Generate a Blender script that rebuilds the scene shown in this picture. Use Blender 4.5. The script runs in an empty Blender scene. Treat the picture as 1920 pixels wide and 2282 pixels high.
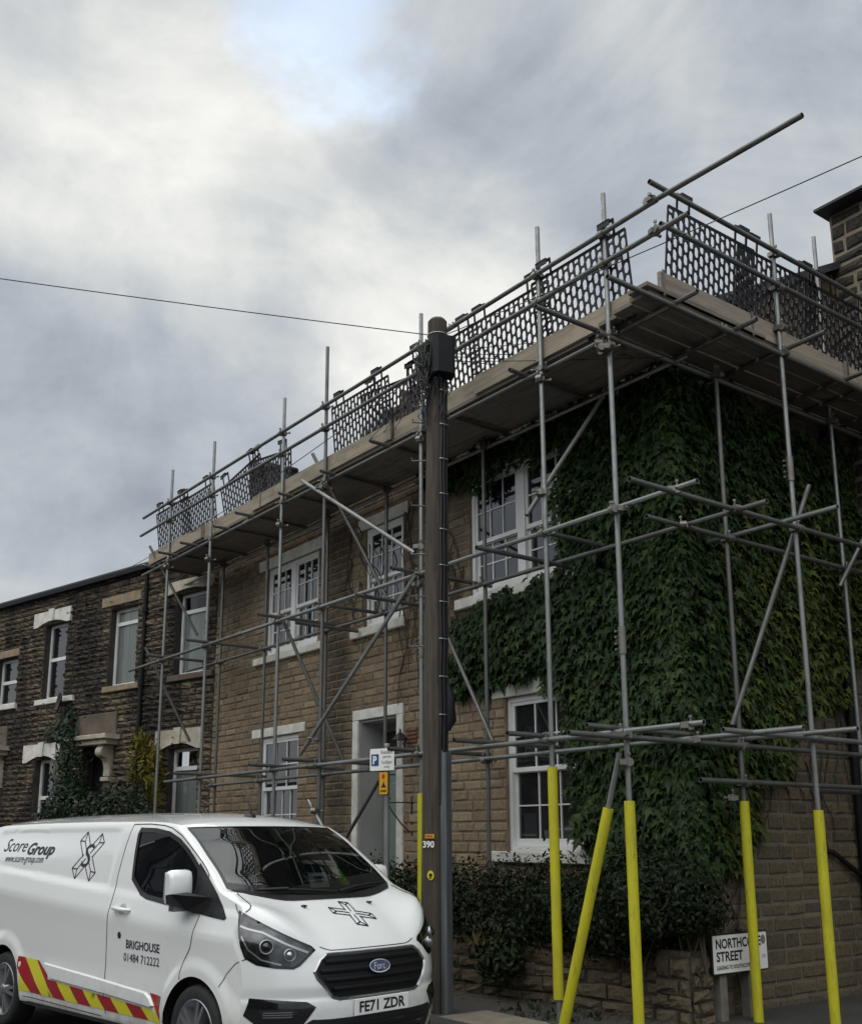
import bpy, bmesh, math, random
import numpy as np
from mathutils import Vector, Matrix
from mathutils.bvhtree import BVHTree
R = math.radians
sc = bpy.context.scene
COL = sc.collection
rng = random.Random(7)
nrg = np.random.default_rng(7)

# ------------------------------------------------------------------ camera
PITCH, ROLL, HEAD = R(12.46), R(-0.19), R(36.99)
cam = bpy.data.cameras.new('camera'); cam_o = bpy.data.objects.new('camera', cam); COL.objects.link(cam_o)
cam.sensor_width = 36; cam.lens = 36 * 2319.17 / 2282; cam.shift_y = 209 / 2282
cam.clip_start = 0.05; cam.clip_end = 3000
_X = np.array([math.sin(HEAD), -math.cos(HEAD), 0]); _Y = np.array([math.cos(HEAD), math.sin(HEAD), 0])
_cp, _sp, _cr, _sr = math.cos(PITCH), math.sin(PITCH), math.cos(ROLL), math.sin(ROLL)
def _lev(c):                      # camera axes (right, down, forward) -> level frame -> world
    xc, yc, zc = c
    x0, y0 = xc * _cr + yc * _sr, -xc * _sr + yc * _cr
    l = np.array([x0, zc * _cp + y0 * _sp, -y0 * _cp + zc * _sp])
    return Vector((l @ _X, l @ _Y, l[2]))
_r, _u, _b = _lev((1, 0, 0)), _lev((0, -1, 0)), -_lev((0, 0, 1))
cam_o.matrix_world = Matrix(((_r.x, _u.x, _b.x, 0), (_r.y, _u.y, _b.y, 0), (_r.z, _u.z, _b.z, 1.6), (0, 0, 0, 1)))
sc.camera = cam_o

# ------------------------------------------------------------------ light, sky, exposure
SUN_DIR = Vector((-0.70, 0.44, 0.56)).normalized()       # towards the bright break in the cloud
EXPOSURE = 0.08
sun = bpy.data.lights.new('sun', 'SUN'); sun.energy = 0.7; sun.angle = R(25); sun.color = (1, 0.96, 0.9)
sun_o = bpy.data.objects.new('sun', sun); COL.objects.link(sun_o)
sun_o.rotation_euler = SUN_DIR.to_track_quat('Z', 'Y').to_euler()
wd = bpy.data.worlds.new('World'); sc.world = wd; wd.use_nodes = True
nt = wd.node_tree; nt.nodes.clear()
def wn(t, **k):
    n = nt.nodes.new(t)
    for a, b in k.items(): setattr(n, a, b)
    return n
def wl(a, b): nt.links.new(a, b)
_out = wn('ShaderNodeOutputWorld'); _bg = wn('ShaderNodeBackground'); _bg.inputs[1].default_value = 0.1
_sky = wn('ShaderNodeTexSky', sky_type='NISHITA', sun_disc=False)
_sky.sun_elevation = math.asin(SUN_DIR.z); _sky.sun_rotation = math.atan2(SUN_DIR.x, SUN_DIR.y)
_tc = wn('ShaderNodeTexCoord')
def wmath(op, a, b=None, c=None, clamp=False):
    n = wn('ShaderNodeMath', operation=op, use_clamp=clamp)
    for i, q in enumerate((a, b, c)):
        if q is None: continue
        if isinstance(q, (int, float)): n.inputs[i].default_value = q
        else: wl(q, n.inputs[i])
    return n.outputs[0]
def wnoise(scale, detail, rough, dist=0.0, off=(0, 0, 0), sc3=(1, 1, 1)):
    m = wn('ShaderNodeMapping'); m.inputs['Location'].default_value = off; m.inputs['Scale'].default_value = sc3
    wl(_tc.outputs['Generated'], m.inputs[0])
    n = wn('ShaderNodeTexNoise'); n.inputs['Scale'].default_value = scale; n.inputs['Detail'].default_value = detail
    n.inputs['Roughness'].default_value = rough; n.inputs['Distortion'].default_value = dist
    wl(m.outputs[0], n.inputs['Vector']); return n.outputs['Fac']
_wob = wnoise(4.5, 5, 0.55, 0.2, (2, 1, 0))
def wblob(d, r0, r1, wob=0.05):     # 1 inside angle r0, 0 outside r1 (degrees), edge broken up by noise
    v = Vector(d).normalized()
    n = wn('ShaderNodeVectorMath', operation='DOT_PRODUCT'); wl(_tc.outputs['Generated'], n.inputs[0]); n.inputs[1].default_value = v
    a = wmath('ADD', n.outputs['Value'], wmath('MULTIPLY', wmath('SUBTRACT', _wob, 0.5), wob))
    m = wn('ShaderNodeMapRange', interpolation_type='SMOOTHSTEP'); wl(a, m.inputs[0])
    m.inputs[1].default_value = math.cos(R(r1)); m.inputs[2].default_value = math.cos(R(r0))
    return m.outputs[0]
SKY_NODES = dict()
_n1 = wnoise(2.6, 7, 0.56, 0.35, (0.3, 0.1, 0.4), (1, 1, 1.5))
_n2 = wnoise(5.5, 8, 0.62, 0.5, (4, 2, 1), (1, 1, 1.6))
# brightness of the cloud deck, 0..1
_t = wmath('ADD', wmath('MULTIPLY', wmath('SUBTRACT', _n1, 0.5), 0.86), wmath('MULTIPLY', wmath('SUBTRACT', _n2, 0.5), 0.42))
_n3 = wnoise(3.4, 9, 0.58, 0.7, (7, 3, 5), (1, 1, 1.5))
_t = wmath('ADD', _t, wmath('MULTIPLY', wmath('SUBTRACT', 0.16, wmath('ABSOLUTE', wmath('SUBTRACT', _n3, 0.5))), 0.75))
_t = wmath('ADD', _t, 0.505)
for d, r0, r1, amp, wob in (((-0.765, 0.31, 0.565), 0, 11, 0.17, 0.03), ((-0.72, 0.45, 0.53), 0, 8, 0.06, 0.02), ((-0.70, 0.53, 0.475), 0, 9, 0.36, 0.02),
                       ((-0.80, 0.28, 0.66), 0, 14, 0.10, 0.03),
                       ((-0.90, 0.25, 0.36), 1, 9, -0.18, 0.03), ((-0.955, 0.15, 0.26), 2, 14, 0.08, 0.03), ((-0.62, 0.55, 0.56), 1, 12, -0.10, 0.03), ((-0.30, 0.75, 0.55), 3, 26, 0.03, 0.03)):
    _t = wmath('ADD', _t, wmath('MULTIPLY', wblob(d, r0, r1, wob), amp))
# extra brightness added to the unseen sky overhead, to light fronts and van glass
_bk = wn('ShaderNodeVectorMath', operation='DOT_PRODUCT'); wl(_tc.outputs['Generated'], _bk.inputs[0]); _bk.inputs[1].default_value = Vector((0.12, -0.42, 0.90)).normalized()
_bm = wn('ShaderNodeMapRange', interpolation_type='SMOOTHSTEP'); wl(_bk.outputs['Value'], _bm.inputs[0]); _bm.inputs[1].default_value = 0.45; _bm.inputs[2].default_value = 0.98
_t = wmath('ADD', _t, wmath('MULTIPLY', _bm.outputs[0], 0.32), clamp=True)
_cr_ = wn('ShaderNodeValToRGB'); wl(_t, _cr_.inputs[0])
el = _cr_.color_ramp.elements
SKYG = 10.0
for i, (p, c) in enumerate(((0.0, (0.17, 0.195, 0.235)), (0.30, (0.31, 0.345, 0.398)), (0.50, (0.435, 0.475, 0.525)), (0.72, (0.62, 0.64, 0.645)), (1.0, (0.90, 0.90, 0.86)))):
    e = el[i] if i < 2 else el.new(p)
    e.position = p; e.color = (*c, 1)
_sc = wn('ShaderNodeVectorMath', operation='SCALE'); wl(_cr_.outputs[0], _sc.inputs[0]); wl(wmath('MULTIPLY', wmath('ADD', wmath('MULTIPLY', _bm.outputs[0], 1.9), 1.0), SKYG), _sc.inputs['Scale'])
_blue = wblob((-0.645, 0.385, 0.665), 0, 6, 0.03)
_mx = wn('ShaderNodeMix', data_type='RGBA'); wl(wmath('MULTIPLY', _blue, 0.45), _mx.inputs[0])
_skb = wn('ShaderNodeVectorMath', operation='MULTIPLY'); wl(_sky.outputs[0], _skb.inputs[0]); _skb.inputs[1].default_value = (0.55, 0.8, 1.15)
wl(_sc.outputs[0], _mx.inputs[6]); wl(_skb.outputs[0], _mx.inputs[7])
wl(_mx.outputs[2], _bg.inputs[0]); wl(_bg.outputs[0], _out.inputs[0])
sc.view_settings.view_transform = 'Standard'; sc.view_settings.look = 'None'
sc.view_settings.exposure = EXPOSURE; sc.view_settings.gamma = 1
sc.render.engine = 'CYCLES'
sc.cycles.max_bounces = 6; sc.cycles.diffuse_bounces = 3; sc.cycles.transparent_max_bounces = 16

# ------------------------------------------------------------------ materials
class NB:
    def __init__(s, name):
        s.m = bpy.data.materials.new(name); s.m.use_nodes = True; s.t = s.m.node_tree
        s.b = s.t.nodes['Principled BSDF']; s.o = s.t.nodes['Material Output']
    def n(s, t, **k):
        n = s.t.nodes.new(t)
        for a, b in k.items(): setattr(n, a, b)
        return n
    def l(s, a, b): s.t.links.new(a, b)
    def math(s, op, a, b=None, clamp=False):
        n = s.n('ShaderNodeMath', operation=op, use_clamp=clamp)
        for i, q in enumerate((a, b)):
            if q is None: continue
            if isinstance(q, (int, float)): n.inputs[i].default_value = q
            else: s.l(q, n.inputs[i])
        return n.outputs[0]
    def coord(s, kind='Object', scale=(1, 1, 1)):
        if kind == 'Position': v = s.n('ShaderNodeNewGeometry').outputs['Position']
        else: v = s.n('ShaderNodeTexCoord').outputs[kind]
        m = s.n('ShaderNodeMapping'); m.inputs['Scale'].default_value = scale; s.l(v, m.inputs[0]); return m.outputs[0]
    def noise(s, vec, scale, detail=4, rough=0.55, dist=0.0):
        n = s.n('ShaderNodeTexNoise'); n.inputs['Scale'].default_value = scale; n.inputs['Detail'].default_value = detail
        n.inputs['Roughness'].default_value = rough; n.inputs['Distortion'].default_value = dist; s.l(vec, n.inputs['Vector']); return n.outputs['Fac']
    def ramp(s, fac, stops):
        r = s.n('ShaderNodeValToRGB'); s.l(fac, r.inputs[0]); e = r.color_ramp.elements
        for i, (p, c) in enumerate(stops):
            q = e[i] if i < 2 else e.new(p)
            q.position = p; q.color = (*c, 1) if len(c) == 3 else c
        return r.outputs[0]
    def mix(s, fac, a, b, mode='MIX'):
        n = s.n('ShaderNodeMix', data_type='RGBA', blend_type=mode)
        for i, q in ((0, fac), (6, a), (7, b)):
            if isinstance(q, (int, float)): n.inputs[i].default_value = q
            elif isinstance(q, tuple): n.inputs[i].default_value = (*q, 1)
            else: s.l(q, n.inputs[i])
        return n.outputs[2]
    def isl(s): return s.n('ShaderNodeNewGeometry').outputs['Random Per Island']
    def maprange(s, v, a, b, c=0.0, d=1.0, smooth=True):
        n = s.n('ShaderNodeMapRange', interpolation_type='SMOOTHSTEP' if smooth else 'LINEAR'); s.l(v, n.inputs[0])
        for i, q in enumerate((a, b, c, d)): n.inputs[i + 1].default_value = q
        return n.outputs[0]
    def bump(s, h, strength, dist):
        n = s.n('ShaderNodeBump'); n.inputs['Strength'].default_value = strength; n.inputs['Distance'].default_value = dist
        s.l(h, n.inputs['Height']); s.l(n.outputs[0], s.b.inputs['Normal'])
    def set(s, **k):
        for a, v in k.items():
            i = s.b.inputs[a.replace('_', ' ')]
            if isinstance(v, (int, float)): i.default_value = v
            elif isinstance(v, tuple): i.default_value = (*v, 1) if len(v) == 3 else v
            else: s.l(v, i)
        return s
def simple(name, c, rough=0.5, metal=0.0, c2=None, scale=6.0, bump=0.0, bdist=0.01, stretch=(1, 1, 1), spec=0.5, coat=0.0, detail=5):
    n = NB(name)
    if c2 or bump:
        v = n.coord('Position', stretch); f = n.noise(v, scale, detail, 0.6)
    n.set(Base_Color=n.mix(n.maprange(f, 0.3, 0.7), c, c2) if c2 else c, Roughness=rough, Metallic=metal)
    n.b.inputs['Specular IOR Level'].default_value = spec; n.b.inputs['Coat Weight'].default_value = coat
    n.b.inputs['Coat Roughness'].default_value = 0.03
    if bump: n.bump(f, bump, bdist)
    return n.m
def stone(name, cols, dark=None, dark_amt=0.0, bump=0.5, fine=26.0, stains=(), soot=0.0):
    n = NB(name); p = n.coord('Position')
    base = n.ramp(n.isl(), [(i / (len(cols) - 1), c) for i, c in enumerate(cols)])
    f1 = n.noise(p, 5.5, 6, 0.65); f2 = n.noise(p, fine, 5, 0.7)
    base = n.mix(n.maprange(f2, 0.3, 0.75), n.mix(0.32, base, (0.03, 0.025, 0.02)), n.mix(0.12, base, (0.5, 0.42, 0.3)))
    if dark:
        big = n.noise(n.coord('Position', (1, 1, 0.45)), 0.7, 6, 0.62, 0.6)
        base = n.mix(n.math('MULTIPLY', n.maprange(big, 0.42, 0.62), dark_amt), base, dark)
    if stains:
        s = n.n('ShaderNodeSeparateXYZ'); n.l(n.n('ShaderNodeNewGeometry').outputs['Position'], s.inputs[0])
        wob = n.noise(n.coord('Position', (1.5, 1.5, 0.35)), 2.2, 6, 0.65)
        for (x0, x1, z0, z1, soft, amt) in stains:      # weather stains with a shape of their own, running down the stone
            xw = n.math('ADD', s.outputs[0], n.math('MULTIPLY', n.math('SUBTRACT', wob, 0.5), soft * 2.2))
            a = n.math('MULTIPLY', n.maprange(xw, x0 - soft, x0 + soft), n.maprange(xw, x1 - soft, x1 + soft, 1, 0))
            b = n.math('MULTIPLY', n.maprange(s.outputs[2], z0 - 0.8, z0 + 0.8), n.maprange(s.outputs[2], z1 - 0.2, z1 + 0.2, 1, 0))
            k = n.math('MULTIPLY', n.math('MULTIPLY', a, b), n.maprange(f1, 0.25, 0.6, 0.45, 1))
            base = n.mix(n.math('MULTIPLY', k, amt), base, dark or (0.03, 0.028, 0.026))
    base = n.mix(n.maprange(f1, 0.55, 0.75, 0, 0.35), base, (0.06, 0.05, 0.04))
    n.set(Base_Color=base, Roughness=0.9); n.b.inputs['Specular IOR Level'].default_value = 0.2
    n.bump(n.math('ADD', f2, n.math('MULTIPLY', f1, 1.5)), bump, 0.02)
    return n.m
def leafmat(name, c1, c2, c3, rough=0.45):
    n = NB(name); r = n.isl()
    f = n.noise(n.coord('Position'), 1.1, 3)
    c = n.ramp(r, [(0, c1), (0.6, c2), (1, c3)])
    c = n.mix(n.maprange(f, 0.35, 0.7, 0, 0.5), c, n.mix(0.5, c, c3))
    n.set(Base_Color=c, Roughness=rough); n.b.inputs['Specular IOR Level'].default_value = 0.16
    tr = n.n('ShaderNodeBsdfTranslucent'); n.l(c, tr.inputs[0]); mx = n.n('ShaderNodeMixShader'); mx.inputs[0].default_value = 0.12
    n.l(n.b.outputs[0], mx.inputs[1]); n.l(tr.outputs[0], mx.inputs[2]); n.l(mx.outputs[0], n.o.inputs[0])
    return n.m
def glassmat(name, tint, trans, rough=0.02, spec=1.0, ior=1.5, tcol=(0.75, 0.85, 0.8)):
    n = NB(name); n.set(Base_Color=tint, Roughness=rough); n.b.inputs['Specular IOR Level'].default_value = spec
    if trans > 0:
        t = n.n('ShaderNodeBsdfTransparent'); t.inputs[0].default_value = (*tcol, 1)
        fr = n.n('ShaderNodeFresnel'); fr.inputs[0].default_value = ior
        g = n.n('ShaderNodeBsdfGlossy'); g.inputs['Roughness'].default_value = rough
        m1 = n.n('ShaderNodeMixShader'); m1.inputs[0].default_value = trans; n.l(n.b.outputs[0], m1.inputs[1]); n.l(t.outputs[0], m1.inputs[2])
        m2 = n.n('ShaderNodeMixShader'); n.l(fr.outputs[0], m2.inputs[0]); n.l(m1.outputs[0], m2.inputs[1]); n.l(g.outputs[0], m2.inputs[2])
        n.l(m2.outputs[0], n.o.inputs[0])
    return n.m
def tubemat(name, c, rust, amt, metal, rough):
    n = NB(name); p = n.coord('Position')
    f = n.noise(p, 3.0, 6, 0.7); g = n.noise(p, 9, 4, 0.6)
    b = n.mix(n.maprange(f, 0.45, 0.72, 0, amt), c, rust)
    b = n.mix(n.maprange(g, 0.35, 0.7, 0, 0.16), b, n.mix(0.6, b, (0.05, 0.05, 0.05)))
    b = n.mix(n.math('MULTIPLY', n.isl(), 0.25), b, (0.12, 0.115, 0.1))
    n.set(Base_Color=b, Metallic=metal, Roughness=n.maprange(g, 0.3, 0.7, rough - 0.1, rough + 0.12)); return n.m
def woodmat(name, c1, c2, axis_scale, rough=0.8, island=True):
    n = NB(name); v = n.coord('Position', axis_scale)
    f = n.noise(v, 6, 6, 0.65, 0.6); g = n.noise(n.coord('Position'), 2.0, 4)
    c = n.mix(n.maprange(f, 0.3, 0.7), c1, c2)
    if island: c = n.mix(n.math('MULTIPLY', n.isl(), 0.4), c, n.mix(0.55, c, (0.05, 0.045, 0.04)))
    c = n.mix(n.maprange(g, 0.55, 0.75, 0, 0.45), c, (0.05, 0.045, 0.04))
    n.set(Base_Color=c, Roughness=rough); n.b.inputs['Specular IOR Level'].default_value = 0.25; n.bump(f, 0.35, 0.01); return n.m
M = {}
M['stoneA'] = stone('tan coursed stone', [(0.22, 0.165, 0.11), (0.30, 0.23, 0.15), (0.255, 0.19, 0.125), (0.35, 0.275, 0.185), (0.19, 0.145, 0.10)], (0.045, 0.038, 0.032), 0.35, 0.5,
                    stains=((-12.95, -12.25, 1.5, 6.1, 0.22, 0.85), (-16.4, -15.2, 3.8, 6.1, 0.3, 0.55), (-11.0, -9.4, 3.7, 6.1, 0.3, 0.5), (-16.8, -6.3, 5.5, 6.7, 0.4, 0.45)))
M['mortarA'] = simple('pointing mortar', (0.24, 0.19, 0.13), 0.95, c2=(0.15, 0.115, 0.08), scale=7, bump=0.4)
M['stoneB'] = stone('weathered gable stone', [(0.12, 0.092, 0.058), (0.155, 0.12, 0.075), (0.10, 0.082, 0.056), (0.14, 0.108, 0.065), (0.075, 0.068, 0.05)], (0.07, 0.065, 0.05), 0.4, 0.6)
M['mortarB'] = simple('gable mortar', (0.18, 0.15, 0.11), 0.95, c2=(0.12, 0.10, 0.072), scale=6, bump=0.5)
M['stoneC'] = stone('sooty rock faced stone', [(0.12, 0.095, 0.068), (0.18, 0.14, 0.092), (0.085, 0.07, 0.056), (0.22, 0.17, 0.11), (0.06, 0.052, 0.045)], (0.022, 0.02, 0.02), 0.85, 0.8,
                    stains=((-21.4, -20.6, 3.5, 6.6, 0.25, 0.8),))
M['mortarC'] = simple('dark mortar', (0.055, 0.048, 0.04), 0.95, c2=(0.03, 0.027, 0.024), scale=5)
M['stoneD'] = stone('blackened gritstone', [(0.026, 0.025, 0.027), (0.042, 0.037, 0.033), (0.018, 0.018, 0.021), (0.07, 0.058, 0.044)], (0.03, 0.03, 0.032), 0.4, 0.8)
M['mortarD'] = simple('buff repointing', (0.26, 0.22, 0.165), 0.95, c2=(0.18, 0.15, 0.115), scale=5, bump=0.4)
M['wallstone'] = stone('mossy garden wall stone', [(0.11, 0.085, 0.058), (0.15, 0.115, 0.075), (0.085, 0.07, 0.05), (0.13, 0.10, 0.06)], (0.04, 0.04, 0.025), 0.5, 0.9)
M['paintstone'] = simple('white painted stone', (0.70, 0.69, 0.65), 0.75, c2=(0.50, 0.48, 0.43), scale=5, bump=0.25)
M['cream'] = simple('cream painted stone', (0.52, 0.47, 0.38), 0.8, c2=(0.33, 0.29, 0.23), scale=4, bump=0.25)
M['tanstone'] = simple('plain tan lintel stone', (0.30, 0.23, 0.15), 0.85, c2=(0.20, 0.15, 0.10), scale=6, bump=0.3)
M['ashlar'] = simple('smooth brown ashlar', (0.13, 0.10, 0.075), 0.85, c2=(0.075, 0.06, 0.048), scale=4, bump=0.3)
M['upvc'] = simple('white window paint', (0.74, 0.75, 0.74), 0.35, c2=(0.66, 0.67, 0.66), scale=3)
M['greypaint'] = simple('grey green door paint', (0.19, 0.25, 0.235), 0.4, c2=(0.165, 0.215, 0.20), scale=2)
M['reveal'] = simple('pale grey render', (0.42, 0.42, 0.41), 0.8, c2=(0.36, 0.36, 0.35), scale=3)
M['glass'] = glassmat('dark window glass', (0.012, 0.013, 0.016), 0, 0.015, 0.5); M['glass'].node_tree.nodes['Principled BSDF'].inputs['IOR'].default_value = 2.0
M['curtain'] = simple('pale vertical blind', (0.74, 0.78, 0.76), 0.7, c2=(0.52, 0.56, 0.55), scale=9, stretch=(3, 3, 0.05))
M['slate'] = simple('dark roof slate', (0.035, 0.036, 0.042), 0.6, c2=(0.06, 0.06, 0.066), scale=5, bump=0.3)
M['gutter'] = simple('black gutter plastic', (0.008, 0.008, 0.010), 0.65, spec=0.25)
M['lead'] = simple('dark lead', (0.011, 0.013, 0.017), 0.6, c2=(0.018, 0.02, 0.025), scale=4)
M['galv'] = tubemat('bright galvanised tube', (0.29, 0.305, 0.30), (0.15, 0.155, 0.15), 0.6, 0.7, 0.42)
M['galvd'] = tubemat('weathered scaffold tube', (0.16, 0.165, 0.16), (0.09, 0.08, 0.07), 0.6, 0.6, 0.45)
M['coupler'] = tubemat('coupler steel', (0.24, 0.23, 0.21), (0.10, 0.08, 0.06), 0.6, 0.75, 0.45)
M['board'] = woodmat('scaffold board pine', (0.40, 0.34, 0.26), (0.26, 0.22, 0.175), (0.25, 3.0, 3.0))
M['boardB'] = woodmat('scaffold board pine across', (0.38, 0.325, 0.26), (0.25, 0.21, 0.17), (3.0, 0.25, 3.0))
M['deck'] = woodmat('shaded weathered plank', (0.25, 0.215, 0.175), (0.15, 0.13, 0.11), (0.25, 3.0, 3.0))  # darker than the toe boards: wear plus underside shade put into the colour
M['deckB'] = woodmat('shaded weathered plank across', (0.24, 0.205, 0.17), (0.15, 0.13, 0.11), (3.0, 0.25, 3.0))
M['plastic'] = simple('black barrier plastic', (0.012, 0.011, 0.017), 0.45)
def foam():
    n = NB('yellow foam'); p = n.coord('Position', (1, 1, 0.35)); f = n.noise(p, 9, 6, 0.7); g = n.noise(n.coord('Position', (8, 8, 1)), 3, 5, 0.7)
    b = n.mix(n.maprange(f, 0.35, 0.7), (0.52, 0.49, 0.012), (0.44, 0.41, 0.016)); b = n.mix(n.maprange(g, 0.52, 0.72, 0, 0.6), b, (0.24, 0.21, 0.05))
    k = n.noise(n.coord('Position', (30, 30, 3)), 2.0, 3, 0.5); b = n.mix(n.maprange(k, 0.66, 0.72, 0, 0.7), b, (0.10, 0.09, 0.04))
    n.set(Base_Color=b, Roughness=0.6); n.bump(f, 0.25, 0.01); return n.m
M['foam'] = foam()
M['pole'] = woodmat('weathered pole timber', (0.092, 0.077, 0.062), (0.046, 0.04, 0.034), (6, 6, 0.35), 0.85, False)
M['boxblack'] = simple('black polyethylene', (0.008, 0.009, 0.012), 0.6, c2=(0.013, 0.014, 0.018), scale=3, spec=0.25)
M['cable'] = simple('black cable', (0.01, 0.01, 0.012), 0.5)
M['guard'] = simple('galvanised cable guard', (0.17, 0.19, 0.20), 0.5, 0.5, c2=(0.11, 0.12, 0.13), scale=3, stretch=(5, 5, 0.4))
M['steel'] = simple('bright steel', (0.55, 0.56, 0.56), 0.35, 0.9)
M['greypost'] = simple('grey sign post', (0.24, 0.25, 0.25), 0.5, 0.3, c2=(0.17, 0.175, 0.17), scale=3)
M['signwhite'] = simple('sign white', (0.80, 0.80, 0.77), 0.45)
M['ink'] = simple('black lettering', (0.008, 0.008, 0.01), 0.5)
M['navy'] = simple('dark navy lettering', (0.012, 0.013, 0.022), 0.45)
M['blue'] = simple('sign blue', (0.012, 0.05, 0.22), 0.45)
M['amber'] = simple('amber plate', (0.62, 0.33, 0.01), 0.45)
M['red'] = simple('sign red', (0.42, 0.02, 0.012), 0.5)
M['yellowtag'] = simple('yellow tag', (0.70, 0.58, 0.02), 0.45)
M['conc'] = simple('concrete post', (0.20, 0.185, 0.15), 0.9, c2=(0.13, 0.12, 0.10), scale=8, bump=0.3)
M['iron'] = simple('black iron', (0.014, 0.013, 0.013), 0.5)
M['terra'] = simple('terracotta', (0.19, 0.085, 0.05), 0.8, c2=(0.13, 0.06, 0.035), scale=6)
M['soil'] = simple('garden soil', (0.045, 0.035, 0.025), 0.95, c2=(0.025, 0.02, 0.014), scale=7, bump=0.6)
M['bark'] = simple('vine bark', (0.06, 0.045, 0.032), 0.9, c2=(0.035, 0.028, 0.02), scale=12)
M['ivy'] = leafmat('ivy leaf', (0.010, 0.023, 0.010), (0.020, 0.042, 0.013), (0.042, 0.072, 0.018))
M['ivyB'] = leafmat('olive ivy leaf', (0.024, 0.040, 0.011), (0.052, 0.072, 0.018), (0.090, 0.105, 0.025))
M['hedge'] = leafmat('hedge leaf', (0.008, 0.014, 0.007), (0.014, 0.023, 0.010), (0.026, 0.038, 0.016))
M['holly'] = leafmat('glossy shrub leaf', (0.010, 0.020, 0.012), (0.017, 0.032, 0.018), (0.04, 0.06, 0.034), 0.3)
M['yellowleaf'] = leafmat('yellowing leaf', (0.06, 0.066, 0.012), (0.12, 0.115, 0.018), (0.17, 0.14, 0.022))
M['dry'] = leafmat('dry grass', (0.10, 0.08, 0.035), (0.07, 0.075, 0.028), (0.14, 0.11, 0.05))
def asphalt(name, c, c2):
    n = NB(name); p = n.coord('Position'); f = n.noise(p, 90, 3, 0.7); g = n.noise(p, 1.6, 6, 0.6)
    b = n.mix(n.maprange(g, 0.3, 0.7), c, c2); b = n.mix(n.maprange(f, 0.55, 0.8, 0, 0.6), b, (0.16, 0.155, 0.15))
    n.set(Base_Color=b, Roughness=0.85); n.bump(f, 0.5, 0.006); return n.m
M['road'] = asphalt('road asphalt', (0.045, 0.045, 0.046), (0.06, 0.06, 0.06))
M['pave'] = asphalt('pavement asphalt', (0.05, 0.048, 0.046), (0.036, 0.035, 0.034))
M['kerb'] = simple('kerb stone', (0.20, 0.19, 0.17), 0.85, c2=(0.13, 0.125, 0.115), scale=4, bump=0.3)
M['flag'] = simple('pale paving slab', (0.23, 0.20, 0.16), 0.85, c2=(0.17, 0.15, 0.12), scale=6, bump=0.2)
# van
def paint():
    n = NB('white van paint'); s = n.n('ShaderNodeSeparateXYZ'); n.l(n.n('ShaderNodeTexCoord').outputs['Object'], s.inputs[0])
    f = n.noise(n.coord('Object', (1, 1, 1)), 5, 6, 0.7); low = n.maprange(s.outputs[2], 0.75, 0.25, 0, 1)
    b = n.mix(n.math('MULTIPLY', low, n.maprange(f, 0.35, 0.7, 0.15, 0.75)), (0.78, 0.80, 0.80), (0.34, 0.32, 0.28))     # road film near the sills
    n.set(Base_Color=b, Roughness=n.maprange(f, 0.3, 0.7, 0.21, 0.26)); n.b.inputs['Coat Weight'].default_value = 1.0; n.b.inputs['Coat Roughness'].default_value = 0.04
    return n.m
M['paint'] = paint()
M['black'] = simple('black trim', (0.010, 0.010, 0.012), 0.45)
M['blackgloss'] = simple('gloss black', (0.006, 0.006, 0.008), 0.12, coat=0.6)
M['vglass'] = glassmat('van glass', (0.006, 0.008, 0.009), 0.62, 0.012, 0.8, 2.5)
M['vglassd'] = glassmat('dark van side glass', (0.006, 0.007, 0.010), 0.12, 0.012, 0.8)
M['chrome'] = simple('chrome', (0.62, 0.63, 0.65), 0.12, 1.0)
M['satin'] = simple('satin chrome', (0.38, 0.39, 0.41), 0.28, 0.9)
M['lens'] = simple('headlight lens', (0.018, 0.02, 0.022), 0.08, 0.2, coat=1.0)
M['reflector'] = simple('lamp reflector', (0.10, 0.105, 0.11), 0.16, 0.85, c2=(0.03, 0.032, 0.036), scale=14, coat=1.0)
M['rubber'] = simple('tyre rubber', (0.014, 0.014, 0.015), 0.8, c2=(0.022, 0.022, 0.022), scale=9)
M['rim'] = simple('alloy rim', (0.32, 0.33, 0.34), 0.35, 0.8)
M['vred'] = simple('chevron red', (0.32, 0.012, 0.02), 0.35)
M['vyel'] = simple('chevron yellow', (0.62, 0.60, 0.03), 0.35)
M['interior'] = simple('cab interior', (0.028, 0.03, 0.033), 0.8)
M['hivis'] = simple('hi vis fabric', (0.50, 0.72, 0.03), 0.7)
M['paper'] = simple('paper', (0.55, 0.60, 0.58), 0.7)
M['grillblack'] = simple('grille black', (0.005, 0.005, 0.006), 0.55, spec=0.25)
M['oval'] = simple('badge blue', (0.010, 0.025, 0.09), 0.2, 0.3, coat=1.0)

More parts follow.
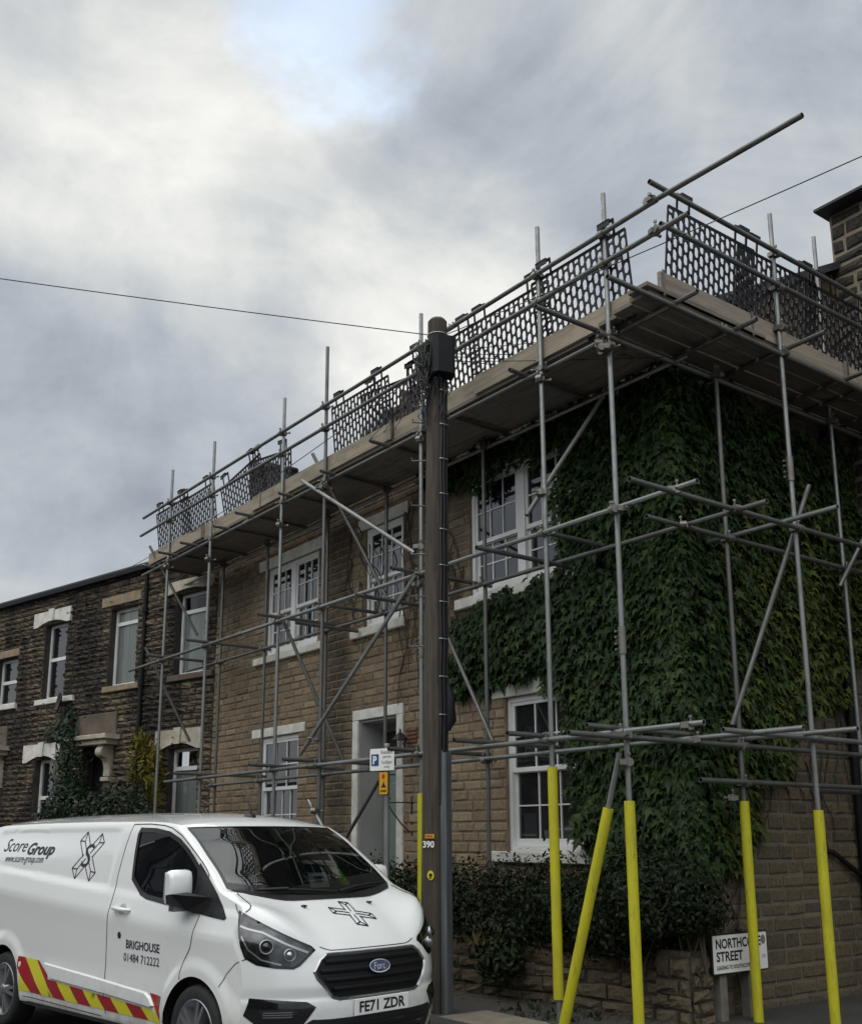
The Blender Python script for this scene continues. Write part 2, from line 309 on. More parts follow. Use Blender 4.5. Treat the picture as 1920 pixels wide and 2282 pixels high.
# ------------------------------------------------------------------ mesh helpers
class MB:
    def __init__(s): s.v = []; s.f = []; s.sm = []; s.mi = []; s.cur = 0
    def add(s, vs, fs, smooth=False):
        o = len(s.v); s.v.extend([tuple(p) for p in vs])
        for f in fs: s.f.append(tuple(i + o for i in f)); s.sm.append(smooth); s.mi.append(s.cur)
        return s
    def quad(s, a, b, c, d): return s.add((a, b, c, d), ((0, 1, 2, 3),))
    def box(s, a, b):
        (x0, y0, z0), (x1, y1, z1) = a, b
        return s.add([(x0, y0, z0), (x1, y0, z0), (x1, y1, z0), (x0, y1, z0), (x0, y0, z1), (x1, y0, z1), (x1, y1, z1), (x0, y1, z1)],
                     [(0, 3, 2, 1), (4, 5, 6, 7), (0, 1, 5, 4), (1, 2, 6, 5), (2, 3, 7, 6), (3, 0, 4, 7)])
    def fbox(s, F, s0, s1, d0, d1, z0, z1, bev=0.0):
        if bev:
            b = bev
            vs = [F(s0, d0, z0), F(s1, d0, z0), F(s1, d0, z1), F(s0, d0, z1), F(s0, d1 - b, z0), F(s1, d1 - b, z0), F(s1, d1 - b, z1), F(s0, d1 - b, z1),
                  F(s0 + b, d1, z0 + b), F(s1 - b, d1, z0 + b), F(s1 - b, d1, z1 - b), F(s0 + b, d1, z1 - b)]
            return s.add(vs, [(0, 1, 5, 4), (1, 2, 6, 5), (2, 3, 7, 6), (3, 0, 4, 7), (4, 5, 9, 8), (5, 6, 10, 9), (6, 7, 11, 10), (7, 4, 8, 11), (8, 9, 10, 11), (0, 3, 2, 1)])
        vs = [F(a, d, z) for d in (d0, d1) for (a, z) in ((s0, z0), (s1, z0), (s1, z1), (s0, z1))]
        return s.add(vs, [(0, 1, 2, 3), (4, 7, 6, 5), (0, 4, 5, 1), (1, 5, 6, 2), (2, 6, 7, 3), (3, 7, 4, 0)])
    def prism(s, pts, vec):
        n = len(pts); v = Vector(vec)
        return s.add([Vector(p) for p in pts] + [Vector(p) + v for p in pts],
                     [tuple(range(n))[::-1], tuple(range(n, 2 * n))] + [(i, (i + 1) % n, n + (i + 1) % n, n + i) for i in range(n)])
    def tube(s, p0, p1, r, seg=10, r2=None, hollow=False, caps=True):
        p0, p1 = Vector(p0), Vector(p1); d = (p1 - p0).normalized(); r2 = r if r2 is None else r2
        a = d.orthogonal().normalized(); b = d.cross(a)
        ring = lambda c, q: [c + (a * math.cos(2 * math.pi * i / seg) + b * math.sin(2 * math.pi * i / seg)) * q for i in range(seg)]
        sides = [(i, (i + 1) % seg, seg + (i + 1) % seg, seg + i) for i in range(seg)]
        s.add(ring(p0, r) + ring(p1, r2), sides, True)
        if hollow:
            for c, q, sg in ((p0, r, 1), (p1, r2, -1)):
                s.add(ring(c, q) + ring(c, q * 0.84), sides)
                s.add(ring(c, q * 0.84) + ring(c + d * sg * 0.15, q * 0.84), sides, True)
                s.add(ring(c + d * sg * 0.15, q * 0.84), [tuple(range(seg))])
        elif caps:
            s.add(ring(p0, r), [tuple(range(seg))[::-1]]); s.add(ring(p1, r2), [tuple(range(seg))])
        return s
    def path(s, pts, r, seg=6):
        pts = [Vector(p) for p in pts]; rings = []; up = None
        for i, p in enumerate(pts):
            d = (pts[min(i + 1, len(pts) - 1)] - pts[max(i - 1, 0)]).normalized()
            if up is None: up = d.orthogonal().normalized()
            up = (up - d * up.dot(d)).normalized(); b = d.cross(up)
            rr = r[i] if isinstance(r, (list, tuple)) else r
            rings += [p + (up * math.cos(2 * math.pi * k / seg) + b * math.sin(2 * math.pi * k / seg)) * rr for k in range(seg)]
        fs = [(i * seg + k, i * seg + (k + 1) % seg, (i + 1) * seg + (k + 1) % seg, (i + 1) * seg + k) for i in range(len(pts) - 1) for k in range(seg)]
        return s.add(rings, fs, True)
    def lathe(s, prof, c, axis=(0, 0, 1), seg=16, smooth=True):
        ax = Vector(axis).normalized(); a = ax.orthogonal().normalized(); b = ax.cross(a); c = Vector(c)
        vs = [c + ax * h + (a * math.cos(2 * math.pi * k / seg) + b * math.sin(2 * math.pi * k / seg)) * r for (r, h) in prof for k in range(seg)]
        fs = [(i * seg + k, i * seg + (k + 1) % seg, (i + 1) * seg + (k + 1) % seg, (i + 1) * seg + k) for i in range(len(prof) - 1) for k in range(seg)]
        return s.add(vs, fs, smooth)
    def build(s, name, mats, parent=None, origin=None, local=False):
        if not isinstance(mats, (list, tuple)): mats = [mats]
        me = bpy.data.meshes.new(name)
        o = bpy.data.objects.new(name, me); COL.objects.link(o)
        if origin is not None: base = Vector(origin); o.location = base
        else: base = ROOT.get(parent.name, Vector()) if parent else Vector()
        if local: base = Vector()
        v = [(p[0] - base.x, p[1] - base.y, p[2] - base.z) for p in s.v]
        me.from_pydata(v, [], s.f)
        me.polygons.foreach_set('use_smooth', s.sm); me.polygons.foreach_set('material_index', s.mi)
        for m in mats: me.materials.append(M[m] if isinstance(m, str) else m)
        me.update()
        if parent: o.parent = parent
        ROOT[o.name] = base
        return o
ROOT = {}
def tag(o, label, cat, group=None, kind=None):
    if label: o['label'] = label
    if cat: o['category'] = cat
    if group: o['group'] = group
    if kind: o['kind'] = kind
    return o
def thing(name, label, cat, loc=(0, 0, 0), rz=0, group=None):
    o = bpy.data.objects.new(name, None); COL.objects.link(o); o.location = loc; o.rotation_euler = (0, 0, rz)
    o.empty_display_size = 0.3
    ROOT[o.name] = Vector(loc); return tag(o, label, cat, group)
def frame(O, u, n):
    O, u, n = Vector(O), Vector(u), Vector(n); z = Vector((0, 0, 1))
    return lambda s, d, h: O + u * s + n * d + z * h
FA = frame((0, 7.8, 0), (1, 0, 0), (0, -1, 0))
FB = frame((-6.4, 0, 0), (0, 1, 0), (1, 0, 0))
_t = R(13)
FC = frame((-16.6, 7.8, 0), (-math.cos(_t), -math.sin(_t), 0), (math.sin(_t), -math.cos(_t), 0))
FD = frame((0, 11.1, 0), (1, 0, 0), (0, -1, 0))
_fonts = {}
def text2d(body, bold=0.0, shear=0.0, space=1.0):
    cu = bpy.data.curves.new('t', 'FONT'); cu.body = body; cu.offset = bold; cu.shear = shear; cu.resolution_u = 3; cu.space_character = space
    o = bpy.data.objects.new('t', cu); COL.objects.link(o)
    dg = bpy.context.evaluated_depsgraph_get(); me = o.evaluated_get(dg).to_mesh()
    v = np.array([tuple(q.co)[:2] for q in me.vertices]); f = [tuple(p.vertices) for p in me.polygons]
    o.evaluated_get(dg).to_mesh_clear(); bpy.data.objects.remove(o); bpy.data.curves.remove(cu)
    lo, hi = v.min(0), v.max(0)
    return (v - lo) / (hi - lo), f, (hi - lo)[0] / (hi - lo)[1]
def text_on(mb, F, body, s0, s1, z0, z1, d, bold=0.0, shear=0.0, depth=0.0):
    v, f, _ = text2d(body, bold, shear)
    mb.add([F(s0 + a * (s1 - s0), d, z0 + b * (z1 - z0)) for a, b in v], f)

# ------------------------------------------------------------------ masonry
def cut(rects, hole, tol=0.02):
    out = []
    a0, a1, b0, b1 = hole
    for (x0, x1, z0, z1) in rects:
        if x1 <= a0 or x0 >= a1 or z1 <= b0 or z0 >= b1: out.append((x0, x1, z0, z1)); continue
        if x0 < a0: out.append((x0, a0, z0, z1))
        if x1 > a1: out.append((a1, x1, z0, z1))
        m0, m1 = max(x0, a0), min(x1, a1)
        if z0 < b0: out.append((m0, m1, z0, b0))
        if z1 > b1: out.append((m0, m1, b1, z1))
    return [r for r in out if r[1] - r[0] > tol and r[3] - r[2] > tol]
def masonry(mb, F, s0, s1, z0, z1, holes, ch, bl, prot, joint, rough=0.0, keep=None, reveal=0.22, back=True, jag=0.0):
    z = z0
    while z < z1 - 0.02:
        h = min(rng.uniform(*ch), z1 - z)
        if z1 - z - h < 0.05: h = z1 - z
        s = s0 - rng.uniform(0, bl[0])
        while s < s1:
            l = rng.uniform(*bl); a, b = max(s, s0), min(s + l, s1); s += l
            if b - a < 0.03: continue
            for r in (lambda L: L)(_cutall([(a, b, z, z + h)], holes)):
                if keep and not keep((r[0] + r[1]) / 2, (r[2] + r[3]) / 2): continue
                x0, x1, y0, y1 = r[0] + joint / 2, r[1] - joint / 2, r[2] + joint / 2, r[3] - joint / 2
                if x1 - x0 < 0.015 or y1 - y0 < 0.015: continue
                p = rng.uniform(*prot); b_ = min(0.010 + p * 0.35, (x1 - x0) * 0.3, (y1 - y0) * 0.3)
                J = lambda q: rng.uniform(-q, q)
                rim = [F(x0 + J(jag), -0.02, y0 + J(jag)), F(x1 + J(jag), -0.02, y0 + J(jag)), F(x1 + J(jag), -0.02, y1 + J(jag)), F(x0 + J(jag), -0.02, y1 + J(jag))]
                mid = [F(x0 + J(jag) + b_ * 0.2, p * 0.55, y0 + b_ * 0.2 + J(jag)), F(x1 + J(jag) - b_ * 0.2, p * 0.55, y0 + b_ * 0.2 + J(jag)), F(x1 + J(jag) - b_ * 0.2, p * 0.55, y1 - b_ * 0.2 + J(jag)), F(x0 + J(jag) + b_ * 0.2, p * 0.55, y1 - b_ * 0.2 + J(jag))]
                if rough:
                    nx = max(2, int((x1 - x0) / 0.09)); ptsf = []
                    for iy in range(3):
                        for ix in range(nx + 1):
                            e = 0 if (ix in (0, nx) or iy in (0, 2)) else 1
                            xx = x0 + b_ + (x1 - x0 - 2 * b_) * ix / nx; yy = y0 + b_ + (y1 - y0 - 2 * b_) * iy / 2
                            ptsf.append(F(xx + J(0.012) * e, p + (e * rough * rng.uniform(0.2, 1.0) + J(rough * 0.35)), yy + J(0.014) * e))
                    w = nx + 1; fs = [(iy * w + ix, iy * w + ix + 1, (iy + 1) * w + ix + 1, (iy + 1) * w + ix) for iy in range(2) for ix in range(nx)]
                    o = len(ptsf)
                    loop = list(range(w)) + [2 * w - 1] + list(range(3 * w - 1, 2 * w - 1, -1)) + [w]
                    corner = [0, w - 1, 3 * w - 1, 2 * w]
                    allv = ptsf + mid + rim
                    fs += [tuple([o + 1, o] ) + tuple(range(0, w)), (o + 2, o + 1, w - 1, 2 * w - 1, 3 * w - 1), tuple([o + 3, o + 2]) + tuple(range(3 * w - 1, 2 * w - 1, -1)), (o, o + 3, 2 * w, w, 0)]
                    fs += [(o + 4 + i, o + 4 + (i + 1) % 4, o + (i + 1) % 4, o + i) for i in range(4)]
                    mb.add(allv, fs)
                else:
                    fr = [F(x0 + b_, p, y0 + b_), F(x1 - b_, p + J(0.003), y0 + b_), F(x1 - b_, p, y1 - b_), F(x0 + b_, p + J(0.003), y1 - b_)]
                    fs = [(8, 9, 10, 11)] + [(4 + i, 4 + (i + 1) % 4, 8 + (i + 1) % 4, 8 + i) for i in range(4)] + [(i, (i + 1) % 4, 4 + (i + 1) % 4, 4 + i) for i in range(4)]
                    mb.add(rim + mid + fr, fs)
        z += h
    mb.cur = 1
    if back:
        for r in _cutall([(s0, s1, z0, z1)], holes): mb.quad(F(r[0], 0, r[2]), F(r[1], 0, r[2]), F(r[1], 0, r[3]), F(r[0], 0, r[3]))
    for (a, b, c, d) in holes:
        mb.quad(F(a, 0, c), F(a, -reveal, c), F(a, -reveal, d), F(a, 0, d)); mb.quad(F(b, 0, c), F(b, -reveal, c), F(b, -reveal, d), F(b, 0, d))
        mb.quad(F(a, 0, d), F(b, 0, d), F(b, -reveal, d), F(a, -reveal, d)); mb.quad(F(a, 0, c), F(b, 0, c), F(b, -reveal, c), F(a, -reveal, c))
    mb.cur = 0
def _cutall(rects, holes):
    for h in holes: rects = cut(rects, h)
    return rects
def lintel(F, house, name, mat, s0, s1, z0, z1, proud=0.03, arch=0.0, key=False, label=None):
    m = MB()
    if arch:
        n = 12; a, b = s0 + (s1 - s0) * 0.10, s1 - (s1 - s0) * 0.10
        low = [(s0, z0)] + [(a + (b - a) * i / n, z0 + arch * math.sin(math.pi * i / n)) for i in range(n + 1)] + [(s1, z0)]
        pts = low + [(s1, z1), (s0, z1)]
        fr = [F(p, proud, q) for p, q in pts]; bk = [F(p, -0.1, q) for p, q in pts]; k = len(pts)
        m.add(fr + bk, [tuple(range(k))] + [(i, (i + 1) % k, k + (i + 1) % k, k + i) for i in range(k)])
        if key:
            c = (s0 + s1) / 2; m.add([F(c - 0.075, proud, z0 + arch - 0.02), F(c + 0.075, proud, z0 + arch - 0.02), F(c + 0.10, proud, z1 + 0.03), F(c - 0.10, proud, z1 + 0.03)] +
                                     [F(c - 0.075, proud + 0.03, z0 + arch - 0.02), F(c + 0.075, proud + 0.03, z0 + arch - 0.02), F(c + 0.10, proud + 0.03, z1 + 0.03), F(c - 0.10, proud + 0.03, z1 + 0.03)],
                                     [(4, 5, 6, 7), (0, 1, 5, 4), (1, 2, 6, 5), (2, 3, 7, 6), (3, 0, 4, 7)])
    else: m.fbox(F, s0, s1, -0.1, proud, z0, z1, 0.008)
    o = m.build(name, mat, house)
    if label: o['label'] = label
    return o
def sash(F, house, a, b, c, d, lights, rail=None, mull=0, set_back=0.10, fw=0.055, curtain=None, arch=False, top_light=None, cols=3, rows=2, lowcols=None):
    """timber or plastic window in opening a..b, c..d; returns the window part"""
    m = MB(); D = -set_back
    m.fbox(F, a, a + fw, D - 0.06, D, c, d); m.fbox(F, b - fw, b, D - 0.06, D, c, d)
    m.fbox(F, a + fw, b - fw, D - 0.06, D, d - fw, d); m.fbox(F, a + fw, b - fw, D - 0.06, D + 0.01, c, c + fw * 1.1)
    bays = [(a + fw, b - fw)]
    if mull:
        mid = (a + b) / 2; m.fbox(F, mid - mull / 2, mid + mull / 2, D - 0.06, D + 0.005, c + fw * 1.1, d - fw)
        bays = [(a + fw, mid - mull / 2), (mid + mull / 2, b - fw)]
    panes = []; z0, z1 = c + fw * 1.1, d - fw
    bw = 0.016
    for (p, q) in bays:
        if lights == 'sash':
            zr = rail
            for (u0, u1, dd, nc, nr) in ((zr, z1, D - 0.012, cols, rows), (z0, zr + 0.03, D - 0.045, lowcols or cols, rows)):
                st = 0.042; br = 0.05 if u0 == zr else 0.075
                m.fbox(F, p, p + st, dd - 0.03, dd, u0, u1); m.fbox(F, q - st, q, dd - 0.03, dd, u0, u1)
                m.fbox(F, p + st, q - st, dd - 0.03, dd, u0, u0 + br); m.fbox(F, p + st, q - st, dd - 0.03, dd, u1 - st, u1)
                gx0, gx1, gz0, gz1 = p + st, q - st, u0 + br, u1 - st
                for i in range(1, nc): x = gx0 + (gx1 - gx0) * i / nc; m.fbox(F, x - bw / 2, x + bw / 2, dd - 0.022, dd - 0.004, gz0, gz1)
                for i in range(1, nr): zz = gz0 + (gz1 - gz0) * i / nr; m.fbox(F, gx0, gx1, dd - 0.021, dd - 0.005, zz - bw / 2, zz + bw / 2)
                panes.append((gx0, gx1, gz0, gz1, dd - 0.018))
        else:           # plain: list of transom heights
            edges = [z0] + list(lights) + [z1]
            for t in lights: m.fbox(F, p, q, D - 0.055, D - 0.002, t - 0.035, t + 0.035)
            for i in range(len(edges) - 1):
                g0 = edges[i] + (0.035 if i else 0); g1 = edges[i + 1] - (0.035 if i < len(edges) - 2 else 0)
                panes.append((p, q, g0, g1, D - 0.03))
    w = m.build('window', 'upvc', house)
    g = MB()
    for (p, q, g0, g1, dd) in panes:                     # two slightly different tilts so that old glass does not mirror as one sheet
        j = rng.uniform(-0.003, 0.003); k = rng.uniform(-0.003, 0.003)
        c4 = [F(p, dd + j, g0), F(q, dd - j, g0), F(q, dd - j + k, g1), F(p, dd + j + k, g1)]
        if (c4[1] - c4[0]).cross(c4[2] - c4[1]).dot(F(0, 1, 0) - F(0, 0, 0)) < 0: c4 = c4[::-1]
        g.quad(*c4)
    g.build('pane', 'glassc' if curtain else 'glass', w)
    if curtain:
        k = MB(); n = 26; D2 = D - 0.065
        pts = [(a + fw + (b - a - 2 * fw) * i / n, D2 + 0.02 * (i % 2)) for i in range(n + 1)]
        for i in range(n): k.quad(F(pts[i][0], pts[i][1], c), F(pts[i + 1][0], pts[i + 1][1], c), F(pts[i + 1][0], pts[i + 1][1], curtain), F(pts[i][0], pts[i][1], curtain))
        k.build('blind', 'curtain', w)
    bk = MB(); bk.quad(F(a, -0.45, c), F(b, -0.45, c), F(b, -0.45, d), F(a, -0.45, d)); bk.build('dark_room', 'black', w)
    return w
M['glassc'] = glassmat('clear window glass', (0.01, 0.011, 0.012), 0.8, 0.015, 0.8, 1.5, (0.9, 0.92, 0.91))

# ------------------------------------------------------------------ ground
m = MB(); m.quad((-300, -300, -0.16), (300, -300, -0.16), (300, 400, -0.16), (-300, 400, -0.16)); tag(m.build('ground', 'road'), None, None, kind='structure')
m = MB(); N = 40
m.quad((-60, -5.5, -0.148), (30, -5.5, -0.148), (30, 5.6, -0.148), (-60, 5.6, -0.148)); m.quad((-4.2, 5.6, -0.148), (1.8, 5.6, -0.148), (1.8, 60, -0.148), (-4.2, 60, -0.148))
tag(m.build('road', 'road'), None, None, kind='structure')
# pavement with a rounded corner, kerb stones along its edge
edge = [(-60, 5.62)] + [(-5.4 + 1.1 * math.sin(R(k)), 6.72 - 1.1 * math.cos(R(k))) for k in range(0, 91, 10)] + [(-4.3, 60)]
m = MB(); pts = [Vector((x, y, 0)) for x, y in edge] + [Vector((-6.9, 60, 0)), Vector((-6.9, 8.2, 0)), Vector((-60, 8.2, 0))]
m.add(pts, [tuple(range(len(pts)))]); tag(m.build('pavement', 'pave'), None, None, kind='structure')
m = MB()
ev = [Vector((x, y, 0)) for x, y in edge]
fine = []
for a, b in zip(ev, ev[1:]):
    k = max(1, int((b - a).length / 0.9))
    if (b - a).length > 0.5: fine += [(a.lerp(b, i / k), a.lerp(b, (i + 1) / k)) for i in range(k)]
    else: fine.append((a, b))
for a, b in fine:
    d = (b - a).normalized(); o = Vector((d.y, -d.x, 0)) * 0.13; g = d * 0.006 if (b - a).length > 0.5 else d * 0
    m.add([a + g, b - g, b - g + o, a + g + o, *(p - Vector((0, 0, 0.2)) for p in (a + g, b - g, b - g + o, a + g + o)), ],
          [(0, 1, 2, 3), (3, 2, 6, 7), (0, 3, 7, 4), (1, 5, 6, 2)])
for i in range(len(m.v)): m.v[i] = (m.v[i][0], m.v[i][1], m.v[i][2] + 0.003)
tag(m.build('kerb', 'kerb'), None, None, kind='structure')
m = MB(); m.fbox(frame((0, 0, 0), (1, 0, 0), (0, 1, 0)), -7.95, -7.05, 6.05, 6.62, 0.0, 0.004); tag(m.build('paving_slab', 'flag'), None, None, kind='structure')

# ------------------------------------------------------------------ the corner house
H = thing('corner_house', 'tan stone corner house with white sash windows, wrapped in scaffolding and half covered in ivy', 'house', (-11, 9.5, 0))
WA = dict(low1=(-14.85, -13.65, 1.43, 3.11), low2=(-8.95, -7.75, 1.43, 3.13), door=(-11.98, -11.07, 0.0, 3.14),
          up1=(-14.76, -13.16, 4.40, 5.84), up2=(-11.88, -10.97, 4.41, 5.83), up3=(-9.55, -7.74, 4.42, 5.90))
m = MB(); masonry(m, FA, -16.6, -6.4, 0.0, 6.5, list(WA.values()), (0.095, 0.135), (0.20, 0.42), (0.006, 0.020), 0.016, reveal=0.3, jag=0.004)
wa = m.build('wall', ['stoneA', 'mortarA'], H)
VERGE = lambda y: 6.74 + 0.52 * (y - 7.8)
m = MB(); masonry(m, FB, 7.8, 14.0, -0.25, 9.6, [], (0.125, 0.165), (0.22, 0.48), (0.004, 0.02), 0.026, keep=lambda s, z: z < min(VERGE(s), VERGE(2 * 12.3 - s)) - 0.05, back=False, jag=0.008)
m.cur = 1; m.add([FB(7.8, 0, -0.25), FB(14.0, 0, -0.25), FB(14.0, 0, VERGE(10.6)), FB(12.3, 0, VERGE(12.3)), FB(7.8, 0, VERGE(7.8))], [(0, 1, 2, 3, 4)])
wb = m.build('gable_wall', ['stoneB', 'mortarB'], H)
m = MB()                                      # slates in two pitches, verge slab over the gable
m.add([(-16.6, 7.6, 6.64), (-6.28, 7.6, 6.64), (-6.28, 12.3, 9.08), (-16.6, 12.3, 9.08), (-16.6, 7.6, 6.74), (-6.28, 7.6, 6.74), (-6.28, 12.3, 9.18), (-16.6, 12.3, 9.18),
       (-6.28, 17, 6.64), (-16.6, 17, 6.64), (-6.28, 17, 6.74), (-16.6, 17, 6.74)],
      [(0, 1, 2, 3), (4, 5, 6, 7), (0, 1, 5, 4), (1, 2, 6, 5), (2, 8, 10, 6), (7, 6, 10, 11), (3, 2, 8, 9), (0, 4, 7, 3), (3, 7, 11, 9)])
rf = m.build('roof', 'slate', H)
m = MB(); n = 8
for k in range(n):
    a0, a1 = math.pi + math.pi * k / n, math.pi + math.pi * (k + 1) / n
    f = lambda a, x, r: Vector((x, 7.66 + r * math.cos(a), 6.52 + r * math.sin(a)))
    m.add([f(a0, -16.6, 0.065), f(a1, -16.6, 0.065), f(a1, -6.35, 0.065), f(a0, -6.35, 0.065)], [(0, 1, 2, 3)], True)
m.fbox(FA, -16.6, -6.38, 0.003, 0.05, 6.36, 6.53); m.build('gutter', 'gutter', H)
# chimney with crown pots on the ridge
ch = MB(); ch.box((-15.2, 10.4, 8.2), (-14.5, 11.1, 9.28)); ch.box((-15.25, 10.35, 9.28), (-14.45, 11.15, 9.38)); cho = ch.build('chimney', 'stoneC', rf)
for x in (-15.02, -14.68):
    m = MB(); m.lathe([(0.0, 9.38), (0.13, 9.38), (0.12, 9.63), (0.10, 9.75), (0.135, 9.79), (0.135, 9.83), (0.09, 9.83), (0.08, 9.5)], (x, 10.75, 0), seg=14)
    m.build('chimney_pot', 'ashlar', H)
for nm, (a, b, c, d) in WA.items():
    if nm == 'door': continue
    if nm.startswith('low'): sash(FA, H, a, b, c, d, 'sash', rail=2.29, set_back=0.035, lowcols=4 if nm == 'low1' else 3)
    else: sash(FA, H, a, b, c, d, 'sash', rail=5.06, mull=0.13 if nm != 'up2' else 0, set_back=0.03)
for s0, s1, z0, z1 in ((-15.10, -13.44, 3.115, 3.255), (-9.17, -7.5, 3.135, 3.31), (-15.03, -12.86, 5.845, 6.02), (-12.05, -10.85, 5.835, 6.0), (-9.72, -7.4, 5.905, 6.05)):
    lintel(FA, H, 'lintel', 'paintstone', s0, s1, z0, z1, 0.028)
for s0, s1, z0, z1 in ((-9.2, -7.5, 1.31, 1.43), (-15.1, -13.45, 1.31, 1.43), (-15.08, -12.98, 4.285, 4.40), (-12.17, -10.88, 4.285, 4.41), (-9.8, -7.4, 4.29, 4.42)):
    m = MB(); m.fbox(FA, s0, s1, -0.12, 0.07, z0, z1, 0.01); m.build('window_sill', 'paintstone', H)
m = MB()                                      # stone door surround, then the recessed door itself
m.fbox(FA, -12.12, -11.98, -0.30, 0.035, 0, 3.14, 0.008); m.fbox(FA, -11.07, -10.93, -0.30, 0.035, 0, 3.14, 0.008); m.fbox(FA, -12.12, -10.93, -0.30, 0.037, 3.142, 3.28, 0.008)
m.build('door_surround', 'paintstone', H)
m = MB(); m.fbox(FA, -11.978, -11.965, -0.42, -0.004, 0.0, 3.135); m.fbox(FA, -11.085, -11.072, -0.42, -0.004, 0.0, 3.135); m.fbox(FA, -11.965, -11.085, -0.42, -0.01, 3.11, 3.137); m.build('door_reveal', 'reveal', H)
dr = MB(); D = -0.36
dr.fbox(FA, -11.965, -11.885, D - 0.05, D, 0.1, 3.1); dr.fbox(FA, -11.16, -11.085, D - 0.05, D, 0.1, 3.1); dr.fbox(FA, -11.885, -11.16, D - 0.05, D, 3.0, 3.1); dr.fbox(FA, -11.885, -11.16, D - 0.05, D, 2.42, 2.5)
dr.fbox(FA, -11.885, -11.16, D - 0.06, D - 0.02, 0.1, 2.42)
for a, b, c, d in ((-11.80, -11.56, 0.3, 1.0), (-11.48, -11.24, 0.3, 1.0), (-11.80, -11.56, 1.15, 2.3), (-11.48, -11.24, 1.15, 2.3)):
    dr.fbox(FA, a, b, D - 0.02, D - 0.004, c, d, 0.012)
do = dr.build('door', 'greypaint', H)
m = MB(); m.quad(FA(-11.885, D - 0.03, 2.5), FA(-11.16, D - 0.03, 2.5), FA(-11.16, D - 0.03, 3.0), FA(-11.885, D - 0.03, 3.0)); m.build('fanlight', 'glass', do)
m = MB(); m.lathe([(0.0, 0.0), (0.03, 0.0), (0.03, 0.05), (0.0, 0.055)], FA(-11.22, D - 0.02, 1.05), (0, -1, 0), 10); m.build('door_knob', 'steel', do)
# black downpipe and waste pipe on the gable
m = MB(); m.tube(FB(10.5, 0.07, -0.1), FB(10.5, 0.07, 6.2), 0.045, 12)
for z in (0.9, 2.6, 4.4): m.tube(FB(10.5, 0.07, z - 0.05), FB(10.5, 0.07, z + 0.05), 0.056, 12)
m.build('downpipe', 'gutter', H)
m = MB(); m.path([FB(9.93, 0.0, 1.44), FB(9.97, 0.06, 1.42), FB(10.2, 0.06, 1.30), FB(10.47, 0.07, 1.16)], 0.028, 8); m.build('waste_pipe', 'gutter', H)
# air brick, lamp, flood light and hook beside the door
m = MB(); m.fbox(FA, -10.86, -10.62, 0.005, 0.02, 2.74, 2.95)
for k in range(4): m.fbox(FA, -10.85, -10.63, 0.02, 0.035, 2.755 + k * 0.05, 2.78 + k * 0.05)
m.build('vent_grille', 'terra', H)
FA0_ = FA; FA = lambda s, d, h: FA0_(s + 0.08, d, h + 0.24)
L = thing('wall_lantern', 'small black lantern on a bracket beside the doorway of the ivy covered house', 'lantern', FA(-10.88, 0.16, 2.36))
m = MB(); p = lambda z: FA(-10.88, 0.16, z - 0.24)
m.lathe([(0.0, 2.69), (0.012, 2.68), (0.012, 2.65), (0.03, 2.63), (0.10, 2.56), (0.105, 2.545), (0.0, 2.545)], (p(0).x, p(0).y, 0.24), seg=8, smooth=False); m.build('cap', 'iron', L)
m = MB(); m.lathe([(0.0, 2.33), (0.02, 2.335), (0.04, 2.36), (0.045, 2.375), (0.0, 2.375)], (p(0).x, p(0).y, 0.24), seg=8, smooth=False)
for k in range(4):
    a = math.pi / 4 + k * math.pi / 2; c, s = math.cos(a), math.sin(a)
    m.tube((p(0).x + 0.043 * c, p(0).y + 0.043 * s, 2.615), (p(0).x + 0.08 * c, p(0).y + 0.08 * s, 2.79), 0.006, 6)
m.build('cage', 'iron', L)
m = MB(); m.lathe([(0.036, 2.376), (0.07, 2.545)], (p(0).x, p(0).y, 0.24), seg=8, smooth=False); m.build('glass', 'glassc', L)
m = MB(); m.path([FA(-10.80, 0.0, 2.40), FA(-10.80, 0.08, 2.36), FA(-10.84, 0.15, 2.335), FA(-10.88, 0.16, 2.335)], 0.011, 6); m.build('bracket', 'iron', L)
FA = FA0_
m = MB(); m.add([FA(-10.62, .05, 2.70), FA(-10.28, .05, 2.66), FA(-10.28, .22, 2.60), FA(-10.62, .22, 2.64), FA(-10.62, .05, 2.63), FA(-10.28, .05, 2.60), FA(-10.28, .20, 2.565), FA(-10.62, .20, 2.60)], [(0, 1, 2, 3), (7, 6, 5, 4), (0, 4, 5, 1), (1, 5, 6, 2), (2, 6, 7, 3), (3, 7, 4, 0)])
m.fbox(FA, -10.48, -10.42, .001, .06, 2.62, 2.74); tag(m.build('flood_light', 'iron', origin=FA(-10.45, .05, 2.65)), 'flat black flood light on the wall between the lantern and the telegraph pole', 'flood light')
m = MB(); pts = [FA(-10.80, 0.02, 1.65), FA(-10.86, 0.10, 1.75), FA(-10.98, 0.16, 1.91), FA(-11.04, 0.18, 2.01), FA(-11.06, 0.18, 2.07), FA(-11.02, 0.18, 2.10), FA(-10.99, 0.18, 2.06), FA(-11.02, 0.18, 2.03)]
m.path(pts, 0.009, 6); m.path([FA(-11.02, 0.18, 2.01), FA(-10.72, 0.02, 2.01)], 0.008, 6); m.fbox(FA, -10.77, -10.745, 0.001, 0.012, 1.61, 2.09)
tag(m.build('basket_bracket', 'iron', origin=FA(-10.76, 0.01, 1.83)), 'curly black iron hanging basket bracket on the wall beside the doorway', 'bracket')

